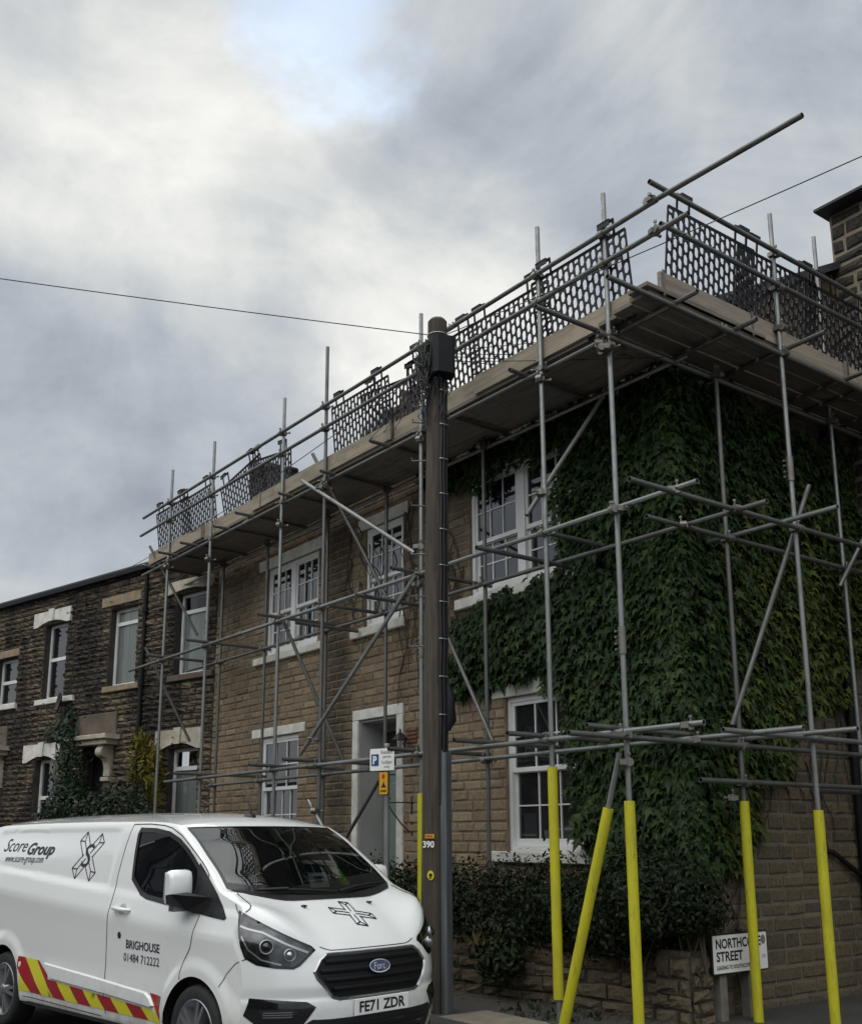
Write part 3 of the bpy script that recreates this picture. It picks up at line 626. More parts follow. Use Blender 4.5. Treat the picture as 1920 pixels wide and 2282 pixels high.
# ------------------------------------------------------------------ the two terraced houses up the street
def terrace(s0, s1, label, wins):
    h = thing('terraced_house', label, 'house', FC((s0 + s1) / 2, -2, 0))
    m = MB(); masonry(m, FC, s0, s1, 0.0, 6.62, [w['o'] for w in wins], (0.085, 0.135), (0.16, 0.42), (0.010, 0.034), 0.017, rough=0.045, reveal=0.3, jag=0.006)
    m.build('wall', ['stoneC', 'mortarC'], h)
    for w in wins:
        a, b, c, d = w['o']
        if w.get('door'):
            q = MB(); q.fbox(FC, a, b, -0.26, -0.2, c, d); q.fbox(FC, a + 0.08, b - 0.08, -0.2, -0.185, c + 0.15, c + 0.9, 0.01); q.build('door', 'black', h); continue
        sash(FC, h, a, b, c, d, w.get('t', []), set_back=0.12, curtain=w.get('cur'))
        if 'sill' in w: q = MB(); q.fbox(FC, a - w['sill'], b + w['sill'] * 0.3, -0.1, 0.08, c - 0.11, c, 0.01); q.build('window_sill', w['sm'], h)
        l0, l1, z0, z1 = w['lin']; lintel(FC, h, 'lintel', w['lm'], l0, l1, z0, z1, 0.062, w.get('arch', 0), w.get('key', False))
    m = MB(); m.add([FC(s0, 0.15, 6.62), FC(s1, 0.15, 6.62), FC(s1, -3.6, 6.85), FC(s0, -3.6, 6.85), FC(s0, 0.15, 6.70), FC(s1, 0.15, 6.70), FC(s1, -3.6, 6.93), FC(s0, -3.6, 6.93), FC(s1, -7.3, 6.7), FC(s0, -7.3, 6.7)],
                    [(0, 1, 2, 3), (4, 5, 6, 7), (0, 1, 5, 4), (7, 6, 8, 9), (0, 4, 7, 3), (1, 2, 6, 5)])
    r = m.build('roof', 'slate', h)
    m = MB(); m.fbox(FC, s0 + 0.001, s1 - 0.001, 0.04, 0.155, 6.58, 6.665); m.fbox(FC, s0 + 0.001, s1 - 0.001, 0.001, 0.04, 6.53, 6.60); m.build('gutter', 'gutter', h)
    return h, r
h2, r2 = terrace(0.0, 4.55, 'nearer soot blackened terraced house with a carved stone door canopy', [
    dict(o=(0.33, 1.19, 4.44, 5.96), t=[5.62], cur=5.6, lin=(0.12, 1.50, 5.965, 6.20), lm='cream', arch=0.06, sill=0.33, sm='ashlar'),
    dict(o=(2.40, 3.31, 4.43, 5.97), t=[5.68], cur=5.9, lin=(2.27, 3.58, 6.03, 6.22), lm='tanstone', sill=0.2, sm='tanstone'),
    dict(o=(0.38, 1.22, 1.45, 3.13), t=[2.78], cur=2.75, lin=(0.22, 1.57, 3.10, 3.46), lm='cream', arch=0.12, key=True, sill=0.2, sm='cream'),
    dict(o=(3.12, 3.92, 0.0, 3.13), door=1)])
h3, r3 = terrace(4.55, 16.0, 'farther soot blackened terraced house with white painted lintels, at the left edge', [
    dict(o=(4.87, 5.72, 4.38, 5.97), t=[5.23], lin=(4.72, 6.14, 5.95, 6.26), lm='paintstone', arch=0.10, key=True, sill=0.45, sm='paintstone'),
    dict(o=(6.76, 7.66, 4.40, 5.42), t=[4.92], lin=(6.68, 7.9, 5.44, 5.60), lm='tanstone', sill=0.1, sm='paintstone'),
    dict(o=(4.90, 5.73, 1.45, 3.14), t=[2.38], cur=None, lin=(4.72, 6.16, 3.10, 3.46), lm='paintstone', arch=0.12, key=True, sill=0.2, sm='paintstone'),
    dict(o=(9.0, 9.9, 4.40, 5.9), t=[5.2], lin=(8.8, 10.1, 5.95, 6.2), lm='paintstone', sill=0.2, sm='paintstone'),
    dict(o=(7.0, 7.9, 0.0, 3.0), door=1), dict(o=(9.0, 9.9, 1.45, 3.1), t=[2.4], lin=(8.8, 10.1, 3.12, 3.4), lm='paintstone', sill=0.2, sm='paintstone')])
def canopy(h, c, w, cols):
    m = MB(); m.fbox(FC, c - w / 2, c + w / 2, 0.001, 0.36, 3.40, 3.49, 0.012); m.fbox(FC, c - w / 2 + 0.07, c + w / 2 - 0.07, 0.001, 0.29, 3.30, 3.40, 0.012); m.build('door_canopy', cols[0], h)
    m = MB(); m.fbox(FC, c - w * 0.43, c + w * 0.40, 0.001, 0.06, 3.495, 3.93, 0.01); m.build('pediment_block', 'ashlar', h)
    for sg in (-1, 1):
        x = c + sg * (w / 2 - 0.32); prof = [(0.001, 3.295), (0.27, 3.295)]
        prof += [(0.17 + 0.11 * math.cos(a), 3.17 + 0.11 * math.sin(a)) for a in np.linspace(1.3, -1.6, 9)]
        prof += [(0.10, 2.98), (0.07, 2.85), (0.075, 2.72), (0.001, 2.70)]
        m = MB(); a = [FC(x - 0.10, d, z) for d, z in prof]; b = [FC(x + 0.10, d, z) for d, z in prof]; k = len(prof)
        m.add(a + b, [tuple(range(k)), tuple(range(k, 2 * k))[::-1]] + [(i, (i + 1) % k, k + (i + 1) % k, k + i) for i in range(k)])
        m.fbox(FC, x - 0.13, x + 0.13, 0.001, 0.12, 2.62, 2.70, 0.01); m.build('console_bracket', 'cream', h)
        m = MB(); m.fbox(FC, x - 0.10, x + 0.10, 0.001, 0.07, 0.0, 2.62, 0.012); m.fbox(FC, x - 0.03, x + 0.03, 0.07, 0.085, 0.2, 2.5, 0.008); m.build('pilaster', 'cream' if sg > 0 else 'ashlar', h)
canopy(h2, 3.55, 1.66, ('cream',)); canopy(h3, 7.62, 1.66, ('cream',))
m = MB(); m.tube(FC(2.10, 0.06, 0), FC(2.10, 0.06, 4.4), 0.045, 10); m.tube(FC(2.10, 0.06, 4.4), FC(2.10, 0.06, 6.5), 0.04, 10)
for z in (1.2, 3.0, 4.4, 5.8): m.tube(FC(2.10, 0.06, z - 0.05), FC(2.10, 0.06, z + 0.05), 0.058, 10)
m.build('downpipe', 'gutter', h2)
# stack with pots behind the scaffold
_c = FC(2.6, -3.6, 0)
m = MB(); FS = frame(_c, (-math.cos(_t), -math.sin(_t), 0), (math.sin(_t), -math.cos(_t), 0)); m.fbox(FS, -0.08, 0.62, -0.3, 0.3, 6.7, 9.68); m.fbox(FS, -0.11, 0.66, -0.35, 0.35, 9.68, 9.78); m.build('chimney', 'stoneD', r2)
m = MB(); m.fbox(FS, -0.75, -0.12, -0.28, 0.28, 6.7, 9.33); m.build('chimney', 'stoneD', r2)
m = MB(); q = FS(-0.40, 0, 0); m.lathe([(0.0, 9.33), (0.16, 9.33), (0.15, 9.45), (0.15, 9.55), (0.175, 9.57), (0.175, 9.63), (0.12, 9.63), (0.11, 9.45)], (q.x, q.y, 0), seg=16); m.build('chimney_pot', 'boxblack', r2)
D_ = thing('satellite_dish', 'dark satellite dish on the sooty wall left of the canopy', 'satellite dish', FC(4.62, 0.0, 4.2))
m = MB(); ax = FC(0, 1, 0) - FC(0, 0, 0); ax = Vector((-0.12, -1, 0.15)).normalized(); c = FC(4.62, 0.24, 4.24)
m.lathe([(0.0, -0.05), (0.09, -0.042), (0.16, -0.015), (0.195, 0.012), (0.205, 0.012), (0.16, -0.03), (0.0, -0.065)], c, ax, 20); m.build('dish', 'iron', D_)
m = MB(); m.path([FC(4.62, 0.0, 4.18), FC(4.62, 0.16, 4.17), c - ax * 0.06], 0.016, 6); m.path([c - Vector((0, 0, 0.19)), c + ax * 0.24 - Vector((0, 0, 0.12))], 0.010, 6); m.build('arm', 'iron', D_)
m = MB(); e = c + ax * 0.24 - Vector((0, 0, 0.11)); m.tube(e, e + ax * 0.06, 0.028, 8); m.build('receiver', 'greypost', D_)

# ------------------------------------------------------------------ taller house round the corner
T = thing('tall_house', 'taller blackened stone house with pale mortar and dark overhanging eave, at the right edge', 'house', (-4.4, 14, -0.1))
m = MB(); masonry(m, FD, -6.37, -2.6, -0.2, 9.2, [], (0.14, 0.21), (0.26, 0.55), (0.004, 0.03), 0.045, rough=0.02, jag=0.016, keep=lambda s, z: True)
masonry(m, frame((-6.37, 0, 0), (0, 1, 0), (-1, 0, 0)), 11.1, 17, 5.8, 9.2, [], (0.16, 0.24), (0.26, 0.55), (0.004, 0.03), 0.045)
m.cur = 1; m.quad((-2.6, 11.1, -0.2), (-2.6, 17, -0.2), (-2.6, 17, 9.2), (-2.6, 11.1, 9.2)); m.build('wall', ['stoneD', 'mortarD'], T)
m = MB(); m.add([(-6.43, 10.85, 9.2), (-2.35, 10.85, 9.2), (-2.35, 17.2, 9.2), (-6.43, 17.2, 9.2), (-6.43, 10.85, 9.235), (-2.35, 10.85, 9.235), (-2.35, 17.2, 9.235), (-6.43, 17.2, 9.235), (-4.5, 13.2, 10.2), (-4.5, 15, 10.2)],
                [(0, 3, 2, 1), (0, 1, 5, 4), (1, 2, 6, 5), (2, 3, 7, 6), (3, 0, 4, 7), (4, 5, 8), (5, 6, 9, 8), (6, 7, 9), (7, 4, 8, 9)]); m.build('roof', 'lead', T)
m = MB(); m.tube((-6.44, 11.02, 6.6), (-6.44, 11.02, 8.42), 0.05, 10); m.tube((-6.44, 11.02, 8.42), (-6.44, 11.02, 8.5), 0.08, 10); m.build('downpipe', 'gutter', T)
m = MB(); m.tube((-5.2, 12, 9.6), (-5.2, 12, 11.1), 0.018, 6); m.tube((-5.6, 12, 11.0), (-4.8, 12.1, 11.0), 0.012, 6)
for k in range(5): m.tube((-5.5 + k * 0.15, 11.8, 11.0), (-5.5 + k * 0.15, 12.25, 11.0), 0.006, 5)
tag(m.build('aerial', 'steel', origin=(-5.2, 12, 9.6)), 'thin television aerial above the dark eave of the tall house', 'aerial')

# ------------------------------------------------------------------ terrace across the road: seen only mirrored in the windows and the van glass
FO = frame((0, -9.0, 0), (-1, 0, 0), (0, 1, 0))
X_ = thing('opposite_terrace', 'dark stone terrace across the road, seen mirrored in the ground floor windows', 'house', (-8, -12, 0))
wo = [(s, s + 0.95, z, z + 1.5) for s in np.arange(-7.4, 31, 3.1) for z in (1.0, 3.9)]
m = MB(); masonry(m, FO, -8.5, 31.5, -0.2, 6.2, wo, (0.3, 0.4), (0.6, 1.1), (0.004, 0.02), 0.02)
m.build('wall', ['stoneC', 'mortarC'], X_)
m = MB(); m.add([(8.5, -8.8, 6.2), (-31.5, -8.8, 6.2), (-31.5, -12.6, 8.4), (8.5, -12.6, 8.4), (8.5, -16.4, 6.2), (-31.5, -16.4, 6.2)], [(0, 1, 2, 3), (3, 2, 5, 4)]); m.build('roof', 'slate', X_)
for a, b, c, d in wo:
    m = MB(); m.fbox(FO, a, b, -0.16, -0.13, c, c + 0.06); m.fbox(FO, a, b, -0.16, -0.13, d - 0.06, d); m.fbox(FO, a, a + 0.06, -0.16, -0.13, c + 0.06, d - 0.06); m.fbox(FO, b - 0.06, b, -0.16, -0.13, c + 0.06, d - 0.06); m.fbox(FO, a + .06, b - .06, -0.16, -0.135, (c + d) / 2 - 0.03, (c + d) / 2 + 0.03)
    w = m.build('window', 'upvc', X_); m = MB(); m.quad(FO(a, -0.15, c), FO(b, -0.15, c), FO(b, -0.15, d), FO(a, -0.15, d)); m.build('pane', 'glass', w)

# ------------------------------------------------------------------ scaffold (one braced structure; sleeves, barrier panels are things hung on it)
S = thing('scaffold', 'galvanised tube scaffold with timber deck wrapped round two sides of the corner house', 'scaffold', (-9, 6.9, 0))
TR = 0.0242
YO, YI, XO, XI = 6.67, 7.47, -5.45, -6.02
def tubepart(name, p0, p1, mat='galvd', r=TR, extra=()):
    m = MB(); m.tube(p0, p1, r, 12, hollow=True)
    for q in extra: m.tube(*q)
    return m.build(name, mat, S)
stdA = [(-6.10, 7.60, 'galv'), (-7.02, 7.71, 'galv'), (-9.03, 7.60, 'galv'), (-11.14, 8.02, 'galvd'), (-12.29, 7.69, 'galv'), (-14.56, 7.75, 'galv'), (-16.20, 7.75, 'galv')]
for x, zt, mt in stdA: tubepart('standard', (x, YO, 0.02), (x, YO, zt), mt)
for x in (-8.92, -10.93, -12.42, -14.23, -15.8): tubepart('standard', (x, YI + 0.03, 0.1), (x, YI + 0.03, 6.22), 'galvd')
stdB = [(8.39, 7.71, 'galv'), (11.0, 7.7, 'galv')]
for y, zt, mt in stdB: tubepart('standard', (XO, y, -0.1), (XO, y, zt), mt)
tubepart('standard', (XI, 8.11, 0.0), (XI, 8.11, 6.2), 'galvd'); tubepart('standard', (XI, 10.11, -0.1), (XI, 10.11, 8.38), 'galv')
for x, zt, mt in stdA: m = MB(); m.box((x - 0.075, YO - 0.075, 0.004), (x + 0.075, YO + 0.075, 0.014)); m.tube((x, YO, 0.01), (x, YO, 0.09), 0.018, 8); m.build('base_plate', 'coupler', S)
# joints along the long tubes
def run(name, p0, p1, mat='galvd', cuts=(), jog=0.0):
    p0, p1 = Vector(p0), Vector(p1); d = (p1 - p0); L_ = d.length; e = d.normalized(); t = [0] + [c / L_ for c in cuts] + [1]
    for i, (a, b) in enumerate(zip(t, t[1:])):
        off = Vector((0, 0, rng.uniform(-jog, jog)))
        tubepart(name, p0 + d * a + off, p0 + d * b + off, mat if not isinstance(mat, tuple) else mat[i % len(mat)])
    for c in cuts: m = MB(); q = p0 + e * c; m.tube(q - e * 0.085, q + e * 0.085, 0.031, 10); m.tube(q + Vector((0, 0, 0.02)) - e * 0.03, q + Vector((0, 0, 0.055)) - e * 0.03, 0.009, 6); m.tube(q + Vector((0, 0, 0.02)) + e * 0.03, q + Vector((0, 0, 0.055)) + e * 0.03, 0.009, 6); m.build('sleeve_coupler', 'coupler', S)
yo = YO + 0.05; xo = XO - 0.05
run('ledger', (-17.45, yo, 6.14), (-6.02, yo, 6.14), 'galvd', (4.0, 8.6))
run('ledger', (-17.55, yo - 0.1, 4.43), (-5.16, yo - 0.1, 4.43), ('galvd', 'galv', 'galv'), (4.2, 8.5))
run('ledger', (-15.75, yo - 0.1, 2.44), (-5.24, yo - 0.1, 2.46), ('galvd', 'galv'), (4.35,))
run('ledger', (-17.7, YI + 0.08, 6.10), (-5.9, YI + 0.08, 6.10), 'galv', (3.6, 7.5))
run('ledger', (-17.0, YI - 0.02, 4.43), (-5.09, YI - 0.02, 4.40), 'galvd', (3.9, 7.9))
run('ledger', (-15.9, YI - 0.02, 2.41), (-4.91, YI - 0.02, 2.44), ('galvd', 'galv'), (4.9,))
run('ledger', (xo + 0.05, 5.97, 6.185), (xo + 0.05, 12.2, 6.17), 'galvd', (1.55,))
run('ledger', (xo + 0.1, 6.07, 4.40), (xo + 0.1, 12.2, 4.40), 'galvd', (4.2,))
run('ledger', (xo + 0.1, 7.06, 2.44), (xo + 0.1, 12.2, 2.44), 'galv', ())
run('ledger', (XI - 0.05, 6.5, 6.09), (XI - 0.05, 11.0, 6.09), 'galv', (2.6,))
run('ledger', (XI + 0.05, 6.91, 4.385), (XI + 0.05, 11.0, 4.385), 'galvd', (3.3,))
run('ledger', (XI + 0.02, 5.89, 2.40), (XI + 0.02, 11.0, 2.40), 'galvd', (2.2,))
run('ledger', (-5.97, 7.45, 2.07), (-5.97, 11.0, 2.06), 'galvd', ())
run('ledger', (-6.05, 9.3, 2.02), (-6.05, 11.0, 2.02), 'galvd', ())
# guard rails
run('guard_rail', (-17.30, yo - 0.1, 7.15), (-5.42, yo - 0.1, 7.15), 'galvd', (4.3, 8.9), 0.0)
run('guard_rail', (-5.50, yo - 0.1, 7.16), (-3.94, yo - 0.1, 7.10), 'galvd')
run('guard_rail', (-17.38, yo - 0.1, 6.84), (-5.08, yo - 0.1, 6.84), 'galvd', (4.2, 9.0))
run('guard_rail', (XO + 0.06, 6.50, 7.27), (XO + 0.06, 12.2, 7.22), 'galvd', (4.1,))
run('guard_rail', (XO + 0.06, 6.62, 6.90), (XO + 0.06, 12.2, 6.86), 'galvd', (4.6,))
# transoms under the deck and at the two lower lifts
for x in (-16.95, -15.95, -15.2, -14.05, -13.25, -12.1, -11.0, -9.75, -8.6, -7.3): tubepart('transom', (x, 6.44 + rng.uniform(-.06, .08), 6.19), (x, 7.70, 6.17), 'galvd')
tubepart('transom', (-6.15, 5.80, 6.16), (-6.15, 7.7, 6.17), 'galvd')
for y in (6.83, 7.67, 9.5, 10.6): tubepart('transom', (-5.20, y, 6.225), (-6.38, y, 6.20), 'galvd')
tubepart('transom', (-4.99, 8.44, 6.25), (-6.38, 8.44, 6.22), 'galvd'); tubepart('transom', (-4.95, 9.92, 6.25), (-6.38, 9.92, 6.22), 'galvd')
for x, y0, y1, z in ((-16.1, 6.35, 7.7, 4.48), (-14.45, 6.3, 7.72, 4.48), (-12.2, 6.30, 7.75, 4.485), (-11.9, 6.72, 7.7, 4.37), (-11.2, 6.6, 7.74, 4.49), (-10.1, 6.5, 7.76, 4.38), (-9.12, 6.32, 7.76, 4.48), (-7.62, 6.3, 7.6, 4.37), (-7.1, 6.6, 7.55, 4.48),
                  (-14.46, 6.2, 7.7, 2.50), (-12.2, 6.25, 7.7, 2.5), (-11.22, 6.2, 7.7, 2.51), (-9.12, 6.3, 7.7, 2.5), (-8.0, 6.3, 7.7, 2.51), (-7.1, 6.2, 7.5, 2.5), (-6.2, 6.3, 7.6, 2.5)):
    tubepart('transom', (x, y0, z), (x, y1, z - 0.005), 'galvd')
for z in (4.43, 2.47): tubepart('transom', (-4.87, 8.17, z), (-6.3, 8.17, z), 'galv')
tubepart('transom', (-4.87, 10.2, 4.45), (-6.3, 10.2, 4.45), 'galvd')
# braces
for a, b, mt in (((-11.62, 6.60, 6.25), (-9.06, 6.60, 4.68), 'galv'), ((-9.00, 6.58, 4.42), (-11.45, 6.58, 2.60), 'galv'), ((-11.60, 6.74, 6.66), (-10.62, 7.40, 4.40), 'galvd'), ((-12.33, 6.74, 4.52), (-11.73, 7.42, 2.50), 'galvd'),
                 ((-16.93, 6.62, 6.55), (-16.30, 7.3, 4.95), 'galvd'), ((-16.82, 6.6, 4.74), (-16.4, 7.3, 3.15), 'galvd'), ((-11.30, 6.62, 2.03), (-9.7, 6.62, 0.55), 'galv'), ((-10.93, 7.40, 2.26), (-12.5, 7.40, 0.80), 'galvd'),
                 ((-9.75, 7.40, 4.30), (-8.71, 7.40, 2.60), 'galvd'), ((-7.23, 6.62, 4.66), (-6.90, 7.42, 6.0), 'galvd'), ((-5.39, 8.58, 4.86), (-5.95, 7.92, 2.58), 'galvd'), ((-5.93, 9.85, 4.15), (-5.5, 10.6, 5.6), 'galvd'),
                 ((-6.13, 6.61, 2.28), (-6.80, 6.50, 0.0), 'galv')):
    tubepart('brace', a, b, mt)
# couplers: one mesh, many copies
m = MB()
m.tube((0, 0, -0.027), (0, 0, 0.027), 0.036, 12); m.tube((0, -0.05, -0.03), (0, -0.05, 0.03), 0.015, 6); m.tube((-0.03, -0.05, 0), (0.03, -0.05, 0), 0.037, 10)
m.tube((0.03, 0.03, 0), (0.085, 0.045, 0), 0.008, 6); m.tube((0.07, 0.04, 0), (0.09, 0.046, 0), 0.017, 6); m.box((-0.05, -0.03, -0.022), (0.045, 0.03, 0.022)); m.tube((-0.02, -0.05, 0.03), (-0.02, -0.05, 0.075), 0.008, 6); m.tube((-0.02, -0.05, 0.06), (-0.02, -0.05, 0.08), 0.016, 6)
cp0 = m.build('coupler', 'coupler', S, local=True); first = [True]
def coupler(p, rz=0.0):
    c = cp0 if first[0] else cp0.copy()
    if not first[0]: COL.objects.link(c); c.parent = S
    first[0] = False; c.location = Vector(p) - ROOT[S.name]; c.rotation_euler = (0, 0, rz)
for x, zt, mt in stdA:
    for z in (7.15, 6.84, 6.14, 4.43, 2.45):
        if x < -15.5 and z < 3: continue
        coupler((x, YO, z), math.pi if z == 6.14 else 0)
    coupler((x, YO, 5.8 if x in (-12.29, -14.56) else 6.02), 0.4)
for x in (-8.92, -10.93, -12.42, -14.23, -15.8):
    for z in (6.10, 4.43, 2.41): coupler((x, YI + 0.03, z))
for z in (7.25, 6.88, 6.18, 4.40, 2.44, 6.45): coupler((XO, 8.39, z), math.pi / 2)
for z in (6.09, 4.385, 2.40, 2.06): coupler((XI, 8.11, z), math.pi / 2); coupler((XI, 10.11, z), math.pi / 2)
for p in ((-5.47, 6.62, 7.18), (-5.47, 6.63, 6.86), (-5.42, 6.6, 4.42), (-5.42, 7.42, 4.40), (-6.0, 6.6, 4.40), (-5.98, 7.42, 4.39), (-5.42, 6.6, 2.45), (-6.0, 6.6, 2.42), (-5.98, 7.42, 2.42), (-6.08, 8.02, 1.93), (-6.10, 6.62, 2.2), (-11.12, 6.62, 6.03), (-9.06, 6.62, 4.75), (-9.05, 6.62, 4.32), (-11.16, 6.62, 2.78), (-7.02, 6.62, 4.84), (-11.14, 6.62, 1.9)): coupler(p, rng.uniform(0, 6))
# a bunch of spare couplers hung on the corner standard
for k in range(5): coupler((-6.10 + rng.uniform(-.06, .06), 6.60 + rng.uniform(-.05, .04), 6.0 + rng.uniform(-.06, .05)), rng.uniform(0, 6))
for x, y, z in ((-6.10, YO, 3.25), (-9.03, YO, 3.62), (-5.45, 8.39, 5.0)): m = MB(); m.tube((x, y, z - 0.12), (x, y, z + 0.12), 0.034, 12); [m.tube((x - 0.03, y - 0.02, z + q), (x - 0.03, y - 0.055, z + q), 0.012, 6) for q in (-.08, -.03, .03, .08)]; m.build('sleeve_coupler', 'coupler', S)
# deck
for i in range(4):
    y = 6.735 + i * 0.228; x = -17.1 + rng.uniform(-.05, .05); first_l = (1.9, 3.0, 2.4, 3.6)[i]
    while x < -6.5:
        l = first_l if first_l else 3.9; first_l = 0; e = min(x + l, -6.42 + rng.uniform(-.06, .1))
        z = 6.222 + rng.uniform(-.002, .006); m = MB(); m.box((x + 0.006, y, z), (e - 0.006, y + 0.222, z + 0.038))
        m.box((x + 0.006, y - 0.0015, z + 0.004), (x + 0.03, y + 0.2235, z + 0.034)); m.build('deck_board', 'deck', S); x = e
for i in range(4):
    x = -6.47 + i * 0.245; y = (6.70, 6.66, 6.60, 6.56)[i]; fl = (2.2, 3.9, 3.0, 3.5)[i]
    while y < 11.8:
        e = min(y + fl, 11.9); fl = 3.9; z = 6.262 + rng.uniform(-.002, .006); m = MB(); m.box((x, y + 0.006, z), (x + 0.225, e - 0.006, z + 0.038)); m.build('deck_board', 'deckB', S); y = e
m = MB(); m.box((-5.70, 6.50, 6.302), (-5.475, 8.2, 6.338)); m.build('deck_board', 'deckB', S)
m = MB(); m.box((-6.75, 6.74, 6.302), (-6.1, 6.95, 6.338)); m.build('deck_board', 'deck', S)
# toe boards
for i, (x0, x1) in enumerate(((-17.15, -14.95), (-15.0, -12.55), (-13.25, -9.7), (-9.68, -7.5), (-8.1, -5.86))):
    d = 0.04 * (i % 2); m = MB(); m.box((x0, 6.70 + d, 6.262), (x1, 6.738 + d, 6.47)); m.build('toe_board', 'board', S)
for i, (y0, y1) in enumerate(((6.70, 8.55), (8.45, 12.0))):
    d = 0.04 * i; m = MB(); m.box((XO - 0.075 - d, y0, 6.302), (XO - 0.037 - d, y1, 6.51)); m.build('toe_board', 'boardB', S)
for y in (6.72, 8.0, 9.62): m = MB(); m.box((XO - 0.036, y, 6.28), (XO - 0.028, y + 0.03, 6.53)); m.build('board_clip', 'coupler', S)
for x in (-9.69, -13.0, -14.98): m = MB(); m.box((x - 0.015, 6.690, 6.25), (x + 0.015, 6.6985, 6.49)); m.build('board_clip', 'coupler', S)

# ------------------------------------------------------------------ brick guards: moulded lattice panels hung on the top rail
def lattice(H_=0.86):
    m = MB(); W_ = 1.28; nx = 17; cw = W_ / nx; ch = 0.123; bt = 0.0065; th = 0.006
    def bar(a, b, w):
        (x0, z0), (x1, z1) = a, b; dx, dz = x1 - x0, z1 - z0; L_ = math.hypot(dx, dz); px, pz = -dz / L_ * w, dx / L_ * w
        c = [(x0 + px, z0 + pz), (x1 + px, z1 + pz), (x1 - px, z1 - pz), (x0 - px, z0 - pz)]
        m.add([(x, -th, z) for x, z in c] + [(x, th, z) for x, z in c], [(0, 1, 2, 3), (7, 6, 5, 4), (0, 4, 5, 1), (2, 6, 7, 3), (1, 5, 6, 2), (3, 7, 4, 0)])
    for i in range(nx):                                                # a plate pierced by staggered upright ovals
        x0, x1 = i * cw, (i + 1) * cw; xm = (x0 + x1) / 2; z = 0.0 if i % 2 else -ch / 2
        while z < H_ - 0.005:
            a_, b_ = max(z, 0.0), min(z + ch, H_); z += ch
            zm, hh = (a_ + b_) / 2, (b_ - a_) / 2
            if hh < 0.012: continue
            hw, hz = 0.0285, hh - 0.0095; kz = min(0.024, hz * 0.5); kx = 0.012
            inn = [(xm + hw, zm + hz - kz), (xm + kx, zm + hz), (xm - kx, zm + hz), (xm - hw, zm + hz - kz), (xm - hw, zm - hz + kz), (xm - kx, zm - hz), (xm + kx, zm - hz), (xm + hw, zm - hz + kz)]
            out = [(x1, b_), (xm + kx, b_), (xm - kx, b_), (x0, b_), (x0, a_), (xm - kx, a_), (xm + kx, a_), (x1, a_)]
            vs = [(x, y, q) for y in (-th, th) for x, q in inn + out]
            fs = []
            for k in range(8):
                l = (k + 1) % 8; fs += [(k, l, 8 + l, 8 + k), (16 + k, 24 + k, 24 + l, 16 + l), (k, 16 + k, 16 + l, l)]
            m.add(vs, fs)
    bar((0, 0), (0, H_), 0.008); bar((W_, 0), (W_, H_), 0.008)
    bar((0, 0.0), (W_, 0.0), 0.008); bar((0, H_), (W_, H_), 0.014)
    for x in (0.12, W_ - 0.30):                                        # two hand holes with the hooks that ride on the rail
        bar((x, H_), (x, H_ + 0.16), 0.011); bar((x + 0.17, H_), (x + 0.17, H_ + 0.16), 0.011); bar((x - 0.01, H_ + 0.155), (x + 0.18, H_ + 0.155), 0.014)
        m.box((x + 0.01, -0.05, H_ + 0.10), (x + 0.16, -0.04, H_ + 0.16)); m.box((x + 0.01, -0.05, H_ + 0.14), (x + 0.16, 0.0, H_ + 0.16))
    return m
bg0 = lattice().build('brick_guard', 'plastic', local=True)
bg1 = lattice(0.615).build('brick_guard', 'plastic', local=True)
GR = 'lattice barrier panels along the scaffold top rail'
fg = []
def guard(x, y, z, rz, label, tilt=0.0, lean=0.11):
    src = bg1 if abs(tilt) > 0.1 else bg0
    g = src.copy() if src in fg else src
    if src in fg: COL.objects.link(g)
    else: fg.append(src)
    g.location = (x, y, z); g.rotation_euler = (lean + rng.uniform(-.02, .02), -tilt + rng.uniform(-.012, .012), rz + rng.uniform(-.012, .012)); tag(g, label, 'barrier panel', GR)
yg = yo + 0.045; zg = 6.25
Ls = ['black lattice barrier panel nearest the open corner, on the street front', 'black lattice barrier panel between the corner panel and the pole box, on the street front', 'black lattice barrier panel right behind the black box on the telegraph pole',
      'black lattice barrier panel hung right of the tallest scaffold standard', 'slumped black lattice barrier panel hanging from one hook, left of the telegraph pole',
      'slumped black lattice barrier panel dropping leftward with one bare hook, above the white terrace windows', 'slumped black lattice barrier panel dropping rightward in front of the dark chimney',
      'black lattice barrier panel beside the second standard from the far end', 'black lattice barrier panel at the far left end of the scaffold']
guard(-7.13, yg, zg, 0, Ls[0]); guard(-8.22, yg + 0.03, zg - 0.01, 0, Ls[1]); guard(-9.36 + 0.0, yg + 0.05, zg, 0, Ls[2])
guard(-11.02, yg, zg - 0.02, 0, Ls[3]); guard(-10.46, yg + 0.04, zg + 0.215, 0, Ls[4], tilt=-0.13)
guard(-14.22, yg, zg + 0.03, 0, Ls[5], tilt=0.17); guard(-13.52, yg + 0.04, zg + 0.215, 0, Ls[6], tilt=-0.14)
guard(-15.85, yg + 0.03, zg - 0.03, 0, Ls[7]); guard(-16.78, yg, zg - 0.02, 0, Ls[8])
for y, z, l in ((6.82, 6.33, 'black lattice barrier panel nearest the open corner, on the gable side'), (7.84, 6.32, 'black lattice barrier panel crossed by the gable side standard'), (8.95, 6.31, 'black lattice barrier panel seen against the dark gable stone'), (10.15, 6.30, 'black lattice barrier panel at the right edge of the photo')):
    guard(XO - 0.10 - 0.025 * (l.count('crossed')), y, z, math.pi / 2, l)

